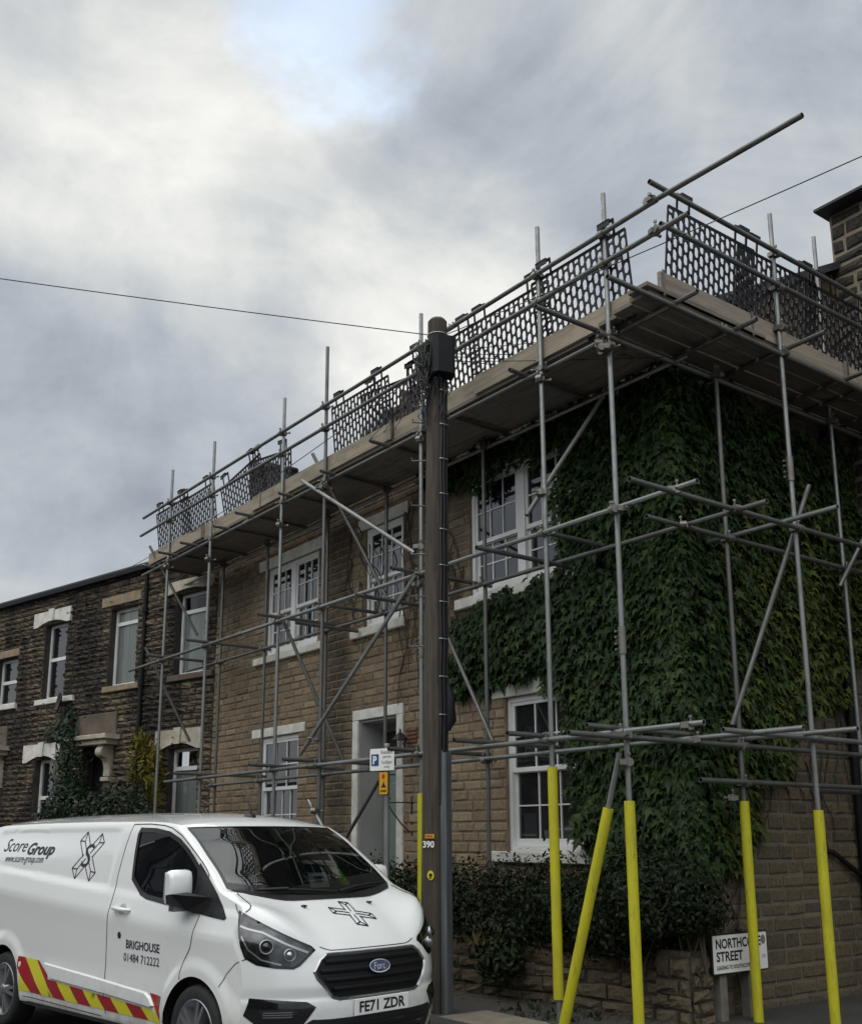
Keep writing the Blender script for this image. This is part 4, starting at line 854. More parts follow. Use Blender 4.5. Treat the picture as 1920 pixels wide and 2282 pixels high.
# ------------------------------------------------------------------ foam sleeves
def sleeve(p0, p1, label):
    p0, p1 = Vector(p0), Vector(p1); d = (p1 - p0).normalized(); m = MB(); a = d.orthogonal().normalized(); b = d.cross(a); n = 20; ro, ri = 0.045, 0.026
    L_ = (p1 - p0).length; rows = 14; vs = []
    for k in range(rows + 1):
        c = p0 + (p1 - p0) * (k / rows); w = 1 + 0.015 * math.sin(k * 2.1) + rng.uniform(-.006, .006)
        vs += [c + (a * math.cos(2 * math.pi * i / n) + b * math.sin(2 * math.pi * i / n)) * ro * w for i in range(n)]
    m.add(vs, [(k * n + i, k * n + (i + 1) % n, (k + 1) * n + (i + 1) % n, (k + 1) * n + i) for k in range(rows) for i in range(n)], True)
    for c, q in ((p0, 0), (p1, rows)):
        o = [Vector(v) for v in vs[q * n:(q + 1) * n]]; i_ = [c + (v - c) * (ri / ro) for v in o]
        m.add(o + i_, [(i, (i + 1) % n, n + (i + 1) % n, n + i) for i in range(n)])
    m.tube(p0, p1, ri, 12, caps=False)
    tag(m.build('foam_sleeve', 'foam', origin=p0), label, 'foam sleeve', 'yellow foam sleeves on the scaffold feet')
sleeve((-7.02, YO, 0.20), (-7.02, YO, 2.21), 'yellow foam sleeve in front of the ground floor sash window, its foot visible')
sleeve((-6.10, YO, -0.10), (-6.10, YO, 1.88), 'upright yellow foam sleeve just right of the leaning yellow one')
sleeve((-9.03, YO, 0.05), (-9.03, YO, 2.04), 'yellow foam sleeve close beside the wooden telegraph pole')
sleeve((XI, 8.11, -0.10), (XI, 8.11, 1.90), 'yellow foam sleeve covering part of the street name plate')
sleeve((XO, 8.39, -0.15), (XO, 8.39, 1.81), 'rightmost yellow foam sleeve, in front of bare gable stone')
sleeve((-6.795, 6.502, 0.02), (-6.265, 6.588, 1.82), 'leaning yellow foam sleeve on the slanted scaffold prop')

# ------------------------------------------------------------------ telegraph pole and wires
PX, PY = -8.10, 6.2
P = thing('telegraph_pole', 'weathered wooden telegraph pole with black junction box and grey cable guard', 'telegraph pole', (PX, PY, 0))
m = MB(); n = 22; rows = 26; vs = []
for k in range(rows + 1):
    z = -0.15 + 7.1 * k / rows; r = 0.138 - 0.036 * k / rows; lean = -0.10 * (1 - k / rows)
    for i in range(n):
        a = 2 * math.pi * i / n; q = r * (1 + 0.012 * math.sin(3 * a + k) + rng.uniform(-.008, .008)); vs.append((PX + lean + q * math.cos(a), PY + q * math.sin(a), z))
m.add(vs, [(k * n + i, k * n + (i + 1) % n, (k + 1) * n + (i + 1) % n, (k + 1) * n + i) for k in range(rows) for i in range(n)], True)
top = vs[-n:]; m.add(top + [(PX + (v[0] - PX) * 0.72, PY + (v[1] - PY) * 0.72, v[2] + 0.035) for v in top], [(i, (i + 1) % n, n + (i + 1) % n, n + i) for i in range(n)] + [tuple(range(n, 2 * n))], True)
m.build('pole', 'pole', P)
def pole_at(ang, off, z):                    # a point round the pole, ang from the direction facing the camera
    k = (z + 0.15) / 7.1; r = 0.138 - 0.036 * k + off; a = math.atan2(-PY, -PX) + ang
    return Vector((PX - 0.10 * (1 - k) + r * math.cos(a), PY + r * math.sin(a), z))
def pole_box(m, ang, w, dep, z0, z1, ch):
    c = pole_at(ang, 0, (z0 + z1) / 2); d = (c - Vector((PX - 0.01, PY, c.z))); d.z = 0; d.normalize(); t = Vector((-d.y, d.x, 0)); F = frame((c.x, c.y, 0), t, d)
    pr = [(-w / 2, 0), (-w / 2, dep - ch), (-w / 2 + ch, dep), (w / 2 - ch, dep), (w / 2, dep - ch), (w / 2, 0)]
    k = len(pr); a = [F(x, y, z0 + (0.03 if y > 0.05 else 0)) for x, y in pr]; b = [F(x, y, z1 - (0.035 if y > dep - ch - .001 else 0)) for x, y in pr]
    m.add(a + b, [tuple(range(k))[::-1], tuple(range(k, 2 * k))] + [(i, (i + 1) % k, k + (i + 1) % k, k + i) for i in range(k)])
m = MB(); pole_box(m, 0.38, 0.25, 0.13, 6.26, 6.74, 0.045); m.build('junction_box', 'boxblack', P)
m = MB(); pole_box(m, -1.15, 0.15, 0.09, 6.34, 6.66, 0.03); m.build('junction_box', 'boxblack', P)
m = MB()
for k in range(64):                         # loops bulging out on the left of the boxes
    a = rng.uniform(-1.75, -0.55); z = rng.uniform(6.22, 6.66); p = pole_at(a, 0.01, z); q = pole_at(a + rng.uniform(-.3, .3), rng.uniform(.07, .17), z + rng.uniform(-.10, 0.04)); e = pole_at(a + rng.uniform(-.3, .3), rng.uniform(.02, .12), z - rng.uniform(0.10, 0.25))
    m.path([p, q, e], 0.0065, 5)
for k in range(80):                          # tangle of drop cable tails between and below the boxes
    a = rng.uniform(-1.7, 0.9); z = rng.uniform(5.95, 6.62); p = pole_at(a, 0.01, z); q = pole_at(a + rng.uniform(-.3, .3), rng.uniform(.03, .10), z - rng.uniform(0.02, 0.14)); e = pole_at(a + rng.uniform(-.2, .2), 0.02, z - rng.uniform(0.15, 0.3))
    m.path([p, q, e], 0.0055, 5)
m.build('cable_tails', 'cable', P)
m = MB(); F_ = lambda z, r: [(PX + r * math.cos(2 * math.pi * i / 20), PY + r * math.sin(2 * math.pi * i / 20), z) for i in range(21)]
m.path(F_(6.79, 0.106), 0.006, 6); m.path(F_(6.62, 0.106), 0.006, 6); m.build('steel_band', 'steel', P)
for ang, off, r, z1 in ((0.36, 0.014, 0.016, 6.3), (0.66, 0.016, 0.017, 6.3), (0.98, 0.012, 0.012, 6.25), (0.52, 0.034, 0.009, 6.2)):
    m = MB(); m.path([pole_at(ang + 0.03 * math.sin(i * 1.3), off, 1.9 + (z1 - 1.9) * i / 30) for i in range(31)], r, 6); m.build('cable', 'cable', P)
m = MB(); pole_box(m, 0.80, 0.135, 0.052, -0.1, 2.42, 0.02); m.build('cable_guard', 'guard', P)
for k in range(10):
    z = 2.75 + k * 0.375; m = MB(); m.path([pole_at(0.20 + 0.1 * i, 0.036, z) for i in range(8)], 0.007, 5); m.build('cable_cleat', 'steel', P)
m = MB(); m.path([pole_at(0.95, 0.02, 2.6), pole_at(0.98, 0.045, 2.72), pole_at(0.98, 0.045, 2.95), pole_at(0.95, 0.02, 3.05)], [0.03, 0.05, 0.05, 0.02], 10); m.path([pole_at(1.1, 0.02, 2.62), pole_at(1.12, 0.06, 2.70), pole_at(1.1, 0.055, 2.82)], [0.02, 0.04, 0.03], 10); m.build('cable_joint', 'boxblack', P)
for k, z in enumerate((3.45, 3.95, 4.4, 4.9, 5.4, 5.8, 6.0)):
    m = MB(); a = -1.35 if k % 2 else -1.6; p = pole_at(a, -0.03, z); q = pole_at(a, 0.15, z); m.path([p, q, q + Vector((0, 0, 0.035))], 0.009, 6); m.build('step_iron', 'galvd', P)
def plate(mb, ang, s0, s1, z0, z1, d=0.012):
    c = pole_at(ang, 0.002, (z0 + z1) / 2); dd = c - Vector((PX - 0.08, PY, c.z)); dd.z = 0; dd.normalize(); t = Vector((-dd.y, dd.x, 0)); F = frame((c.x, c.y, 0), t, dd)
    if mb is not None: mb.fbox(F, s0, s1, 0.0, d, z0, z1)
    return F
m = MB(); F = plate(m, -0.38, -0.045, 0.045, 1.575, 1.615); pl = m.build('number_plate', 'amber', P)
m = MB(); [m.fbox(F, a, a + .016, .012, .0135, 1.585, 1.606) for a in (-.034, -.012, .012)]; m.build('lettering', 'red', pl)
m = MB(); F = plate(None, -0.36, 0, 0, 1.49, 1.55); text_on(m, F, '390', -0.07, 0.045, 1.488, 1.552, 0.012, bold=0.03); m.build('numeral', 'signwhite', P)
m = MB(); F = plate(None, -0.30, 0, 0, 1.2, 1.3); m.add([F(0.033 * math.cos(a) , 0.008, 1.235 + 0.045 * math.sin(a)) for a in np.linspace(0, 6.0, 18)], [tuple(range(18))]); pl = m.build('inspection_tag', 'yellowtag', P)
m = MB(); m.fbox(F, -0.014, 0.016, 0.009, 0.011, 1.222, 1.252); m.fbox(F, -0.018, 0.01, 0.009, 0.011, 1.205, 1.215); m.build('tag_mark', 'ink', pl)
def wire(name, pts, r, label, sag=0.0, grp='overhead telephone wires'):
    a, b = Vector(pts[0]), Vector(pts[1]); n = 24
    q = [a.lerp(b, i / n) - Vector((0, 0, 4 * sag * (i / n) * (1 - i / n))) for i in range(n + 1)]
    m = MB(); m.path(q, r, 5); tag(m.build(name, 'cable', origin=a), label, 'wire', grp)
def away(p, q, k): p, q = Vector(p), Vector(q); return p + (q - p) * k
pt = (PX - 0.03, PY - 0.05, 6.80)
wire('overhead_wire', (pt, away(pt, (-10.4, 2.3, 7.26), 2.6)), 0.0055, 'black telephone wire running from the pole top off the left edge', 0.07)
pr_ = (PX + 0.08, PY, 6.76)
wire('overhead_wire', (pr_, away(pr_, (-3.7, 7.0, 6.92), 3.0)), 0.0052, 'black telephone wire rising over the corner rails to the right edge', 0.18)
LW = [((-6.2, 11.07, 7.95), 0.05, 'thin wire from the pole to the dark stone of the tall house'), ((-5.8, 11.07, 7.2), 0.05, 'upper of the thin wires crossing the gable side toe board'), ((-5.4, 11.07, 6.9), 0.06, 'lower of the thin wires crossing the gable side toe board'),
      ((-5.3, 10.9, 6.2), 0.02, 'thin wire running level below the deck corner'), ((-6.0, 7.3, 6.05), 0.01, 'thin wire running along the front toe board near the corner')]
for e, s_, l in LW: wire('service_wire', ((PX + 0.07, PY + 0.02, 6.6 - 0.03 * LW.index((e, s_, l))), e), 0.0045, l, s_, 'thin service wires from the pole')
e = FC(3.2, 0.1, 6.62); wire('service_wire', ((PX - 0.08, PY + 0.02, 6.55), e), 0.0055, 'thin wire sloping from the pole to the terraced house eave', 0.15, 'thin service wires from the pole')
for k in range(3): wire('service_wire', ((PX - 0.09, PY, 6.5 - 0.05 * k), (-12.4 - 0.9 * k, 7.75, 6.2 + 0.12 * k)), 0.004, ('highest', 'middle', 'lowest')[k] + ' of three short wires fanning from the pole box behind the tilted panel', 0.02, 'thin service wires from the pole')

# ------------------------------------------------------------------ parking sign
Q = thing('parking_sign', 'grey post carrying a resident permit parking plate above a small amber plate', 'sign', (-9.36, 6.45, 0))
m = MB(); m.tube((-9.36, 6.45, 0), (-9.36, 6.45, 2.575), 0.030, 12); m.lathe([(0.0, 2.583), (0.032, 2.578), (0.032, 2.55)], (-9.36, 6.45, 0), seg=12); m.build('post', 'greypost', Q)
_FQ = frame((-9.375, 6.41, 0), Vector((0.80, 0.60, 0)).lerp(Vector((1, 0, 0)), 0.35).normalized(), Vector((0.60, -0.80, 0)).lerp(Vector((0, -1, 0)), 0.35).normalized())
FQ = lambda s, d, h: _FQ(s * 0.925, d, 1.6 + (h - 1.6) * 0.925)
def rrect(m, F, s0, s1, z0, z1, d0, d1, r, n=4):
    pts = []
    for cx, cz, a0 in ((s1 - r, z1 - r, 0), (s0 + r, z1 - r, 90), (s0 + r, z0 + r, 180), (s1 - r, z0 + r, 270)):
        pts += [(cx + r * math.cos(R(a0 + 90 * i / n)), cz + r * math.sin(R(a0 + 90 * i / n))) for i in range(n + 1)]
    k = len(pts); m.add([F(x, d0, z) for x, z in pts] + [F(x, d1, z) for x, z in pts], [tuple(range(k))[::-1], tuple(range(k, 2 * k))] + [(i, (i + 1) % k, k + (i + 1) % k, k + i) for i in range(k)])
m = MB(); rrect(m, FQ, -0.178, 0.152, 2.345, 2.60, 0.0, 0.006, 0.012); s1_ = m.build('sign_plate', 'signwhite', Q)
m = MB(); rrect(m, FQ, -0.158, -0.058, 2.40, 2.535, 0.0075, 0.009, 0.008); m.build('blue_square', 'blue', s1_)
m = MB(); text_on(m, FQ, 'P', -0.135, -0.083, 2.42, 2.515, 0.0105, bold=0.03); m.build('letter', 'signwhite', s1_)
m = MB()
for i, (t, w) in enumerate((('Resident', 0.16), ('permit', 0.11), ('holders', 0.135), ('only', 0.075))): text_on(m, FQ, t, 0.055 - w / 2, 0.055 + w / 2, 2.535 - i * 0.058, 2.578 - i * 0.058, 0.0075)
m.build('lettering', 'ink', s1_)
m = MB(); rrect(m, FQ, -0.055, 0.072, 2.062, 2.332, 0.0, 0.004, 0.01); m.build('sign_frame', 'ink', Q)
m = MB(); rrect(m, FQ, -0.048, 0.065, 2.070, 2.324, 0.005, 0.007, 0.008); s2_ = m.build('sign_plate', 'amber', Q)
m = MB(); m.add([FQ(0.008 + 0.022 * math.cos(a), 0.0085, 2.275 + 0.030 * math.sin(a)) for a in np.linspace(0, 6, 16)], [tuple(range(16))]); m.build('red_dot', 'red', s2_)
m = MB(); m.prism([FQ(-0.025, 0.0085, 2.150), FQ(0.045, 0.0085, 2.150), FQ(0.022, 0.0085, 2.19), FQ(0.012, 0.0085, 2.225), FQ(0.002, 0.0085, 2.19)], FQ(0, 0.001, 0) - FQ(0, 0, 0)); [m.fbox(FQ, a, a + .014, .0075, .0088, 2.097, 2.122) for a in (-.028, -.008, .012, .032)]; m.build('pictogram', 'ink', s2_)

# ------------------------------------------------------------------ street name plate
N_ = thing('street_sign', 'white street name plate on two short posts in front of the gable wall', 'sign', FB(8.17, 0.22, -0.1))
FB_keep = FB; _o = Vector((0, -0.295, 0.036)); FB = lambda s, d, h: FB_keep(8.02 + (s - 8.02) * 0.969, d, h) + _o
_g = 0.20
m = MB(); rrect(m, FB, 8.02, 8.845, 0.355, 0.705, _g, _g + 0.02, 0.015); pb = m.build('plate_back', 'ink', N_)
m = MB(); rrect(m, FB, 8.035, 8.83, 0.37, 0.69, _g + 0.021, _g + 0.026, 0.01); pw = m.build('name_plate', 'signwhite', N_)
m = MB(); d = _g + 0.0275
text_on(m, FB, 'NORTHCOTE', 8.075, 8.74, 0.575, 0.662, d, bold=0.028); text_on(m, FB, 'STREET', 8.075, 8.46, 0.467, 0.553, d, bold=0.028); text_on(m, FB, 'LEADING TO SOUTHCOTE STREET', 8.075, 8.70, 0.400, 0.435, d, bold=0.025); text_on(m, FB, 'COS', 8.745, 8.80, 0.465, 0.492, d)
m.build('lettering', 'ink', pw)
m = MB(); m.add([FB(8.775 + 0.035 * math.cos(a), d, 0.625 + 0.042 * math.sin(a)) for a in np.linspace(0, 2 * math.pi, 20, endpoint=False)], [tuple(range(20))]); m.build('crest', 'greypost', pw)
for s_ in (8.20, 8.62): m = MB(); m.fbox(FB, s_ - 0.05, s_ + 0.05, _g - 0.10, _g - 0.002, -0.2, 0.50, 0.008); m.build('post', 'conc', N_)
m = MB(); m.fbox(FB, 8.44, 8.5, _g - 0.03, _g + 0.01, 0.706, 0.73, 0.005); m.build('bracket', 'iron', N_)
FB = FB_keep

# ------------------------------------------------------------------ foliage: every leaf is a small folded blade
T_IVY = (np.array([(0, 0, 0), (.40, -.06, -.10), (.24, .22, -.03), (.50, .50, -.20), (.19, .52, -.05), (0, 1.15, -.26), (-.19, .52, -.05), (-.50, .50, -.20), (-.24, .22, -.03), (-.40, -.06, -.10), (0, .36, .09)]),
         [(10, i, i + 1) for i in range(9)] + [(10, 9, 0)])
T_OVAL = (np.array([(0, 0, 0), (.20, .25, -.03), (.22, .55, -.06), (0, 1.0, -.14), (-.22, .55, -.06), (-.20, .25, -.03), (0, .5, .05)]), [(6, i, i + 1) for i in range(5)] + [(6, 5, 0)])
T_LONG = (np.array([(0, 0, 0), (.11, .3, -.02), (.10, .65, -.08), (0, 1.0, -.2), (-.10, .65, -.08), (-.11, .3, -.02)]), [(0, 1, 2, 3), (0, 3, 4, 5)])
def unit(a): return a / np.maximum(np.linalg.norm(a, axis=1, keepdims=True), 1e-9)
def leafmesh(name, mat, parent, Pp, Nn, Tt, size, tpl, origin=None, kind=None):
    V, Fc = tpl; n = len(Pp); Nn = unit(Nn); Tt = unit(Tt - Nn * np.sum(Tt * Nn, 1, keepdims=True)); B = np.cross(Tt, Nn)
    vs = Pp[:, None, :] + size[:, None, None] * (V[None, :, 0:1] * B[:, None] + V[None, :, 1:2] * Tt[:, None] + V[None, :, 2:3] * Nn[:, None])
    k = len(V); vs = vs.reshape(-1, 3); fs = []
    base = ROOT.get(parent.name, Vector()) if parent else (Vector(origin) if origin is not None else Vector())
    vs = vs - np.array(base)
    loops = np.concatenate([np.concatenate([np.array(f) for f in Fc])[None, :] + (np.arange(n) * k)[:, None]], 0).reshape(-1)
    lens = np.array([len(f) for f in Fc]); tot = np.tile(lens, n); starts = np.concatenate([[0], np.cumsum(tot)[:-1]])
    me = bpy.data.meshes.new(name); me.vertices.add(len(vs)); me.vertices.foreach_set('co', vs.astype(np.float32).reshape(-1))
    me.loops.add(len(loops)); me.loops.foreach_set('vertex_index', loops.astype(np.int32))
    me.polygons.add(len(tot)); me.polygons.foreach_set('loop_start', starts.astype(np.int32)); me.polygons.foreach_set('loop_total', tot.astype(np.int32))
    me.polygons.foreach_set('use_smooth', np.ones(len(tot), bool)); me.update(calc_edges=True); me.validate()
    me.materials.append(M[mat]); o = bpy.data.objects.new(name, me); COL.objects.link(o)
    if parent: o.parent = parent
    elif origin is not None: o.location = base
    ROOT[o.name] = base
    return o
def inside(poly, p):
    x, y = p[:, 0], p[:, 1]; r = np.zeros(len(p), bool); n = len(poly)
    for i in range(n):
        (x0, y0), (x1, y1) = poly[i], poly[(i + 1) % n]
        if y0 == y1: continue
        c = ((y0 > y) != (y1 > y)) & (x < (x1 - x0) * (y - y0) / (y1 - y0) + x0); r ^= c
    return r
def vnoise(p, s, seed=0):                    # cheap smooth noise for clumps
    a = np.sin(p[:, 0] * s * 1.7 + seed + 1.3 * np.sin(p[:, 1] * s * 0.9 + seed * 2)) + np.sin(p[:, 1] * s * 1.3 + seed * 3 + 1.1 * np.sin(p[:, 0] * s * 1.2))
    return a / 2
def wall_leaves(F, poly, n, depth, size, edge=0.12, holes=(), hang=0.7):
    lo = np.min(poly, 0); hi = np.max(poly, 0); out = []
    p = nrg.uniform(lo - edge, hi + edge, (n * 3, 2)); q = p + edge * np.stack([vnoise(p, 9, 1), vnoise(p, 7, 4)], 1) + nrg.normal(0, edge * 0.3, p.shape)
    k = inside(poly, q)
    for h in holes: k &= ~((p[:, 0] > h[0]) & (p[:, 0] < h[1]) & (p[:, 1] > h[2]) & (p[:, 1] < h[3]))
    p = p[k][:n]; n = len(p)
    cl = 0.5 + 0.5 * vnoise(p, 4.2, 2); d = 0.02 + depth * (0.25 + 0.75 * cl) * nrg.uniform(0.15, 1, n)
    e0 = np.array(F(0, 0, 0)); eu = np.array(F(1, 0, 0)) - e0; en = np.array(F(0, 1, 0)) - e0; ez = np.array((0, 0, 1.))
    P3 = e0 + p[:, 0:1] * eu + d[:, None] * en + p[:, 1:2] * ez
    yaw = nrg.normal(0, 0.5, n)[:, None]; N3 = en + eu * yaw + ez * nrg.normal(hang, 0.42, n)[:, None]
    T3 = -ez + eu * nrg.normal(0, 0.42, n)[:, None] + en * 0.25
    return P3, N3, T3, size * nrg.choice([0.55, 0.8, 1.0, 1.2, 1.5], n) * nrg.uniform(.85, 1.15, n)
def cat(*a): return [np.concatenate(x, 0) for x in zip(*a)]
I = thing('climbing_ivy', 'dense dark green ivy covering the corner of the scaffolded house', 'ivy', FA(-6.6, 0, 0.1))
holesA = [(-9.53, -8.06, 4.45, 5.84), (-8.95, -7.88, 1.43, 3.1)]
polyA = np.array([(-10.0, 3.35), (-9.75, 3.9), (-9.72, 4.25), (-9.0, 4.38), (-8.1, 4.44), (-7.90, 4.5), (-7.95, 5.0), (-7.82, 5.6), (-7.9, 5.85), (-8.7, 6.02), (-9.7, 5.96), (-10.6, 6.1), (-10.4, 6.28), (-6.3, 6.28), (-6.3, 0.75), (-7.3, 0.7), (-7.5, 1.2), (-7.72, 1.6), (-7.78, 2.2), (-7.95, 2.5), (-7.98, 3.1), (-8.4, 3.32), (-9.1, 3.32), (-9.6, 3.22)])
A1 = wall_leaves(FA, polyA, 11500, 0.22, 0.084, holes=holesA, edge=0.10)
A0 = wall_leaves(FA, polyA, 5200, 0.07, 0.10, holes=holesA, edge=0.06)
hangs = wall_leaves(FA, np.array([(-9.9, 5.86), (-9.4, 5.8), (-9.2, 5.55), (-8.95, 5.82), (-8.4, 5.85), (-8.2, 5.66), (-8.0, 5.9), (-8.0, 6.1), (-9.9, 6.1)]), 520, 0.14, 0.075, edge=0.05)

polyB = np.array([(7.72, 0.9), (7.95, 1.25), (8.1, 1.75), (8.45, 1.85), (8.9, 2.05), (9.25, 2.25), (9.45, 2.75), (9.8, 2.95), (10.4, 3.05), (10.45, 3.5), (11.0, 3.6), (11.0, 6.1), (9.9, 5.95), (9.3, 6.1), (8.8, 6.22), (7.7, 6.28)])
B1 = wall_leaves(FB, polyB, 11000, 0.20, 0.080, edge=0.10); B0 = wall_leaves(FB, polyB, 5000, 0.07, 0.10, edge=0.06)
allB = cat(B1, B0); kd = nrg.uniform(0, 1, len(allB[0])) > np.clip((allB[0][:, 1] - 7.9) / 1.7, 0.0, 1) * np.clip((5.6 - allB[0][:, 2]) / 1.6, 0.15, 1)
n = 1500; zc = nrg.uniform(0.9, 6.2, n); cl_ = 0.06 + 0.16 * (0.5 + 0.5 * vnoise(np.stack([zc * 0 + 1.0, zc], 1), 4.2, 2)) * nrg.uniform(.3, 1, n); an = nrg.uniform(-1.57, 0, n)   # round the corner
Pc = np.stack([-6.4 + cl_ * np.cos(an), 7.8 + cl_ * np.sin(an), zc], 1); Nc = np.stack([np.cos(an), np.sin(an), nrg.normal(.6, .4, n)], 1); Tc = np.stack([nrg.normal(0, .4, n), nrg.normal(0, .4, n), -np.ones(n)], 1)
leafmesh('leaves', 'ivy', I, *cat(A1, A0, hangs, [x[kd] for x in allB], [Pc, Nc, Tc, nrg.uniform(.05, .11, n)]), T_IVY)
leafmesh('leaves', 'ivyB', I, *[x[~kd] for x in allB], T_IVY)
B2 = wall_leaves(FB, np.array([(8.62, 2.1), (8.55, 1.62), (8.66, 1.5), (8.80, 1.6), (8.78, 2.0)]), 130, 0.08, 0.08, edge=0.03)
leafmesh('leaves', 'ivyB', I, *B2, T_IVY)
m = MB()
for F, s0, s1, zt, k in ((FA, -10.9, -9.66, 6.0, 26), (FA, -7.6, -6.5, 4.0, 14), (FB, 7.85, 8.6, 2.2, 10), (FB, 8.9, 10.9, 3.3, 16), (FA, -12.5, -11.0, 6.2, 9)):
    for _ in range(k):                     # bare woody stems on the stone
        s = rng.uniform(s0, s1); z = zt - rng.uniform(0, 1.2); pts = []; L_ = rng.uniform(0.5, 1.7)
        for i in range(9): pts.append(F(s, 0.028 + rng.uniform(0, .012), z)); s += rng.uniform(-.09, .09); z -= L_ / 8
        m.path(pts, [0.010 * (1 - 0.07 * i) for i in range(9)], 5)
for s in (7.88, 7.93, 7.99): m.path([FB(s + 0.03 * math.sin(i), 0.04, 0.3 + i * 0.2) for i in range(9)], 0.014, 5)
m.build('stem', 'bark', I)
q = wall_leaves(FB, np.array([(8.02, 1.62), (8.1, 1.38), (8.25, 1.22), (8.5, 1.25), (8.58, 1.5), (8.4, 1.75), (8.2, 1.82)]), 330, 0.16, 0.085, edge=0.05)
C_ = thing('wall_plant', 'small clump of ivy growing on bare gable stone above the street name plate', 'plant', FB(8.3, 0.0, 1.4))
leafmesh('leaves', 'ivyB', C_, *q, T_IVY)
m = MB(); [m.path([FB(8.3, 0.02, 1.3), FB(8.3 + a * .5, 0.06, 1.45), FB(8.3 + a, 0.1, 1.5 + b)], 0.006, 5) for a, b in ((-.2, .2), (.2, .1), (.05, .25), (-.15, -.15))]; m.build('stem', 'bark', C_)

# shrubs: leaf shells over lumpy volumes, with twigs inside
def blob_leaves(c, r, n, size, inner=0.55, seed=0, droop=0.0, lump=0.22):
    c = np.array(c); r = np.array(r); d = unit(nrg.normal(size=(n, 3))); az = np.stack([np.arctan2(d[:, 1], d[:, 0]) * 2.2, d[:, 2] * 3.0], 1)
    k = 1 + lump * vnoise(az, 1.4, seed) + lump * 0.6 * vnoise(az, 3.3, seed + 5)
    rad = k * np.clip(nrg.beta(5, 1.5, n), inner, 1.0) * nrg.uniform(0.92, 1.06, n); p = c + d * r * rad[:, None]
    N3 = d + nrg.normal(0, 0.45, (n, 3)); T3 = d * 0.7 + np.array((0, 0, 0.5 - droop)) + nrg.normal(0, 0.6, (n, 3))
    return p, N3, T3, nrg.uniform(size * 0.6, size * 1.3, n)
def shrub(name, label, cat_, base, blobs, leafn, size, mat, tpl, twigs=18, grp=None, minz=None):
    o = thing(name, label, cat_, base, group=grp); L = []
    tot = sum(b[1][0] * b[1][1] * b[1][2] for b in blobs) ** 1.0
    w = [(b[1][0] * b[1][1] * b[1][2]) ** 0.67 for b in blobs]
    for i, (c, r) in enumerate(blobs): L.append(blob_leaves(c, r, int(leafn * w[i] / sum(w)), size, seed=i * 1.7))
    a = cat(*L)
    if minz is not None: k = a[0][:, 2] > minz + (0.24 * np.clip((a[0][:, 0] + 6.62) / 0.2, 0, 1) if name == 'corner_bush' else 0); a = [x[k] for x in a]
    leafmesh('leaves', mat, o, *a, tpl)
    m = MB()
    for i in range(twigs):
        c, r = blobs[i % len(blobs)]; d = Vector(nrg.normal(size=3)); d.normalize(); d.z = abs(d.z); e = Vector(c) + Vector((d.x * r[0], d.y * r[1], d.z * r[2])) * rng.uniform(0.8, 1.12)
        b = Vector((c[0] + rng.uniform(-.1, .1), c[1], base[2])); m.path([b, b.lerp(e, 0.5) + Vector((0, 0, 0.1)), e], [0.014, 0.009, 0.004], 5)
    m.build('twigs', 'bark', o); return o
shrub('hedge', 'dark clipped hedge above the low stone wall, between the telegraph pole and the ivy corner', 'hedge', (-8.8, 7.45, 0.45),
      [((-10.9, 7.46, 0.85), (0.75, .32, .50)), ((-10.0, 7.46, 0.85), (0.7, .34, .50)), ((-9.2, 7.46, 0.84), (.65, .34, .52)), ((-8.5, 7.46, .86), (.6, .34, .53)), ((-7.8, 7.46, .92), (.62, .36, .52)), ((-8.7, 7.36, .64), (1.0, .30, .26)), ((-9.9, 7.42, .70), (1.0, .28, .26)), ((-7.4, 7.48, .82), (.5, .38, .45))], 19000, 0.058, 'hedge', T_OVAL, 40, minz=0.46)
shrub('corner_bush', 'rounded dark bush at the house corner, left of the street name plate', 'bush', (-6.5, 7.45, 0.4),
      [((-6.75, 7.42, 0.98), (.60, .40, .56)), ((-6.42, 7.56, 1.02), (.45, .34, .44)), ((-6.22, 7.60, 0.98), (.30, .28, .28)), ((-7.0, 7.44, .84), (.5, .4, .42))], 13500, 0.058, 'hedge', T_OVAL, 14, minz=0.50)
c = FC(3.2, 0.65, 0)
shrub('tall_shrub', 'tall dark glossy shrub left of the carved door canopy, above the van roof', 'shrub', (c.x, c.y, 0),
      [(tuple(FC(3.50, 0.55, 2.7)), (.34, .32, .70)), (tuple(FC(3.15, 0.75, 2.1)), (.55, .42, .60)), (tuple(FC(3.8, 0.5, 3.3)), (.20, .2, .45)), (tuple(FC(3.75, 0.75, 1.6)), (.5, .45, .6)), (tuple(FC(3.3, 0.7, 1.3)), (.7, .5, .8))], 4200, 0.10, 'holly', T_OVAL, 22)
c = FC(1.9, 0.75, 0)
shrub('wide_shrub', 'wide dark glossy shrub in front of the canopied doorway, right of the tall shrub', 'shrub', (c.x, c.y, 0),
      [(tuple(FC(2.3, 0.75, 1.9)), (.65, .45, .55)), (tuple(FC(1.5, 0.75, 2.0)), (.6, .42, .6)), (tuple(FC(1.0, 0.7, 1.7)), (.5, .4, .5)), (tuple(FC(1.8, 0.8, 1.4)), (1.1, .5, .7))], 4200, 0.095, 'holly', T_OVAL, 18)
c = FC(1.55, 0.2, 0)
shrub('yellow_climber', 'yellowing climber hanging on the sooty wall beside the arched ground floor window', 'climber', (c.x, c.y, 0),
      [(tuple(FC(1.72, 0.25, 3.2)), (.22, .16, .30)), (tuple(FC(1.35, 0.28, 2.85)), (.30, .18, .40)), (tuple(FC(1.15, 0.3, 2.45)), (.20, .16, .42)), (tuple(FC(1.75, 0.25, 2.75)), (.18, .15, .32))], 760, 0.15, 'yellowleaf', T_LONG, 16)
c = FC(4.6, 0.18, 4.0)
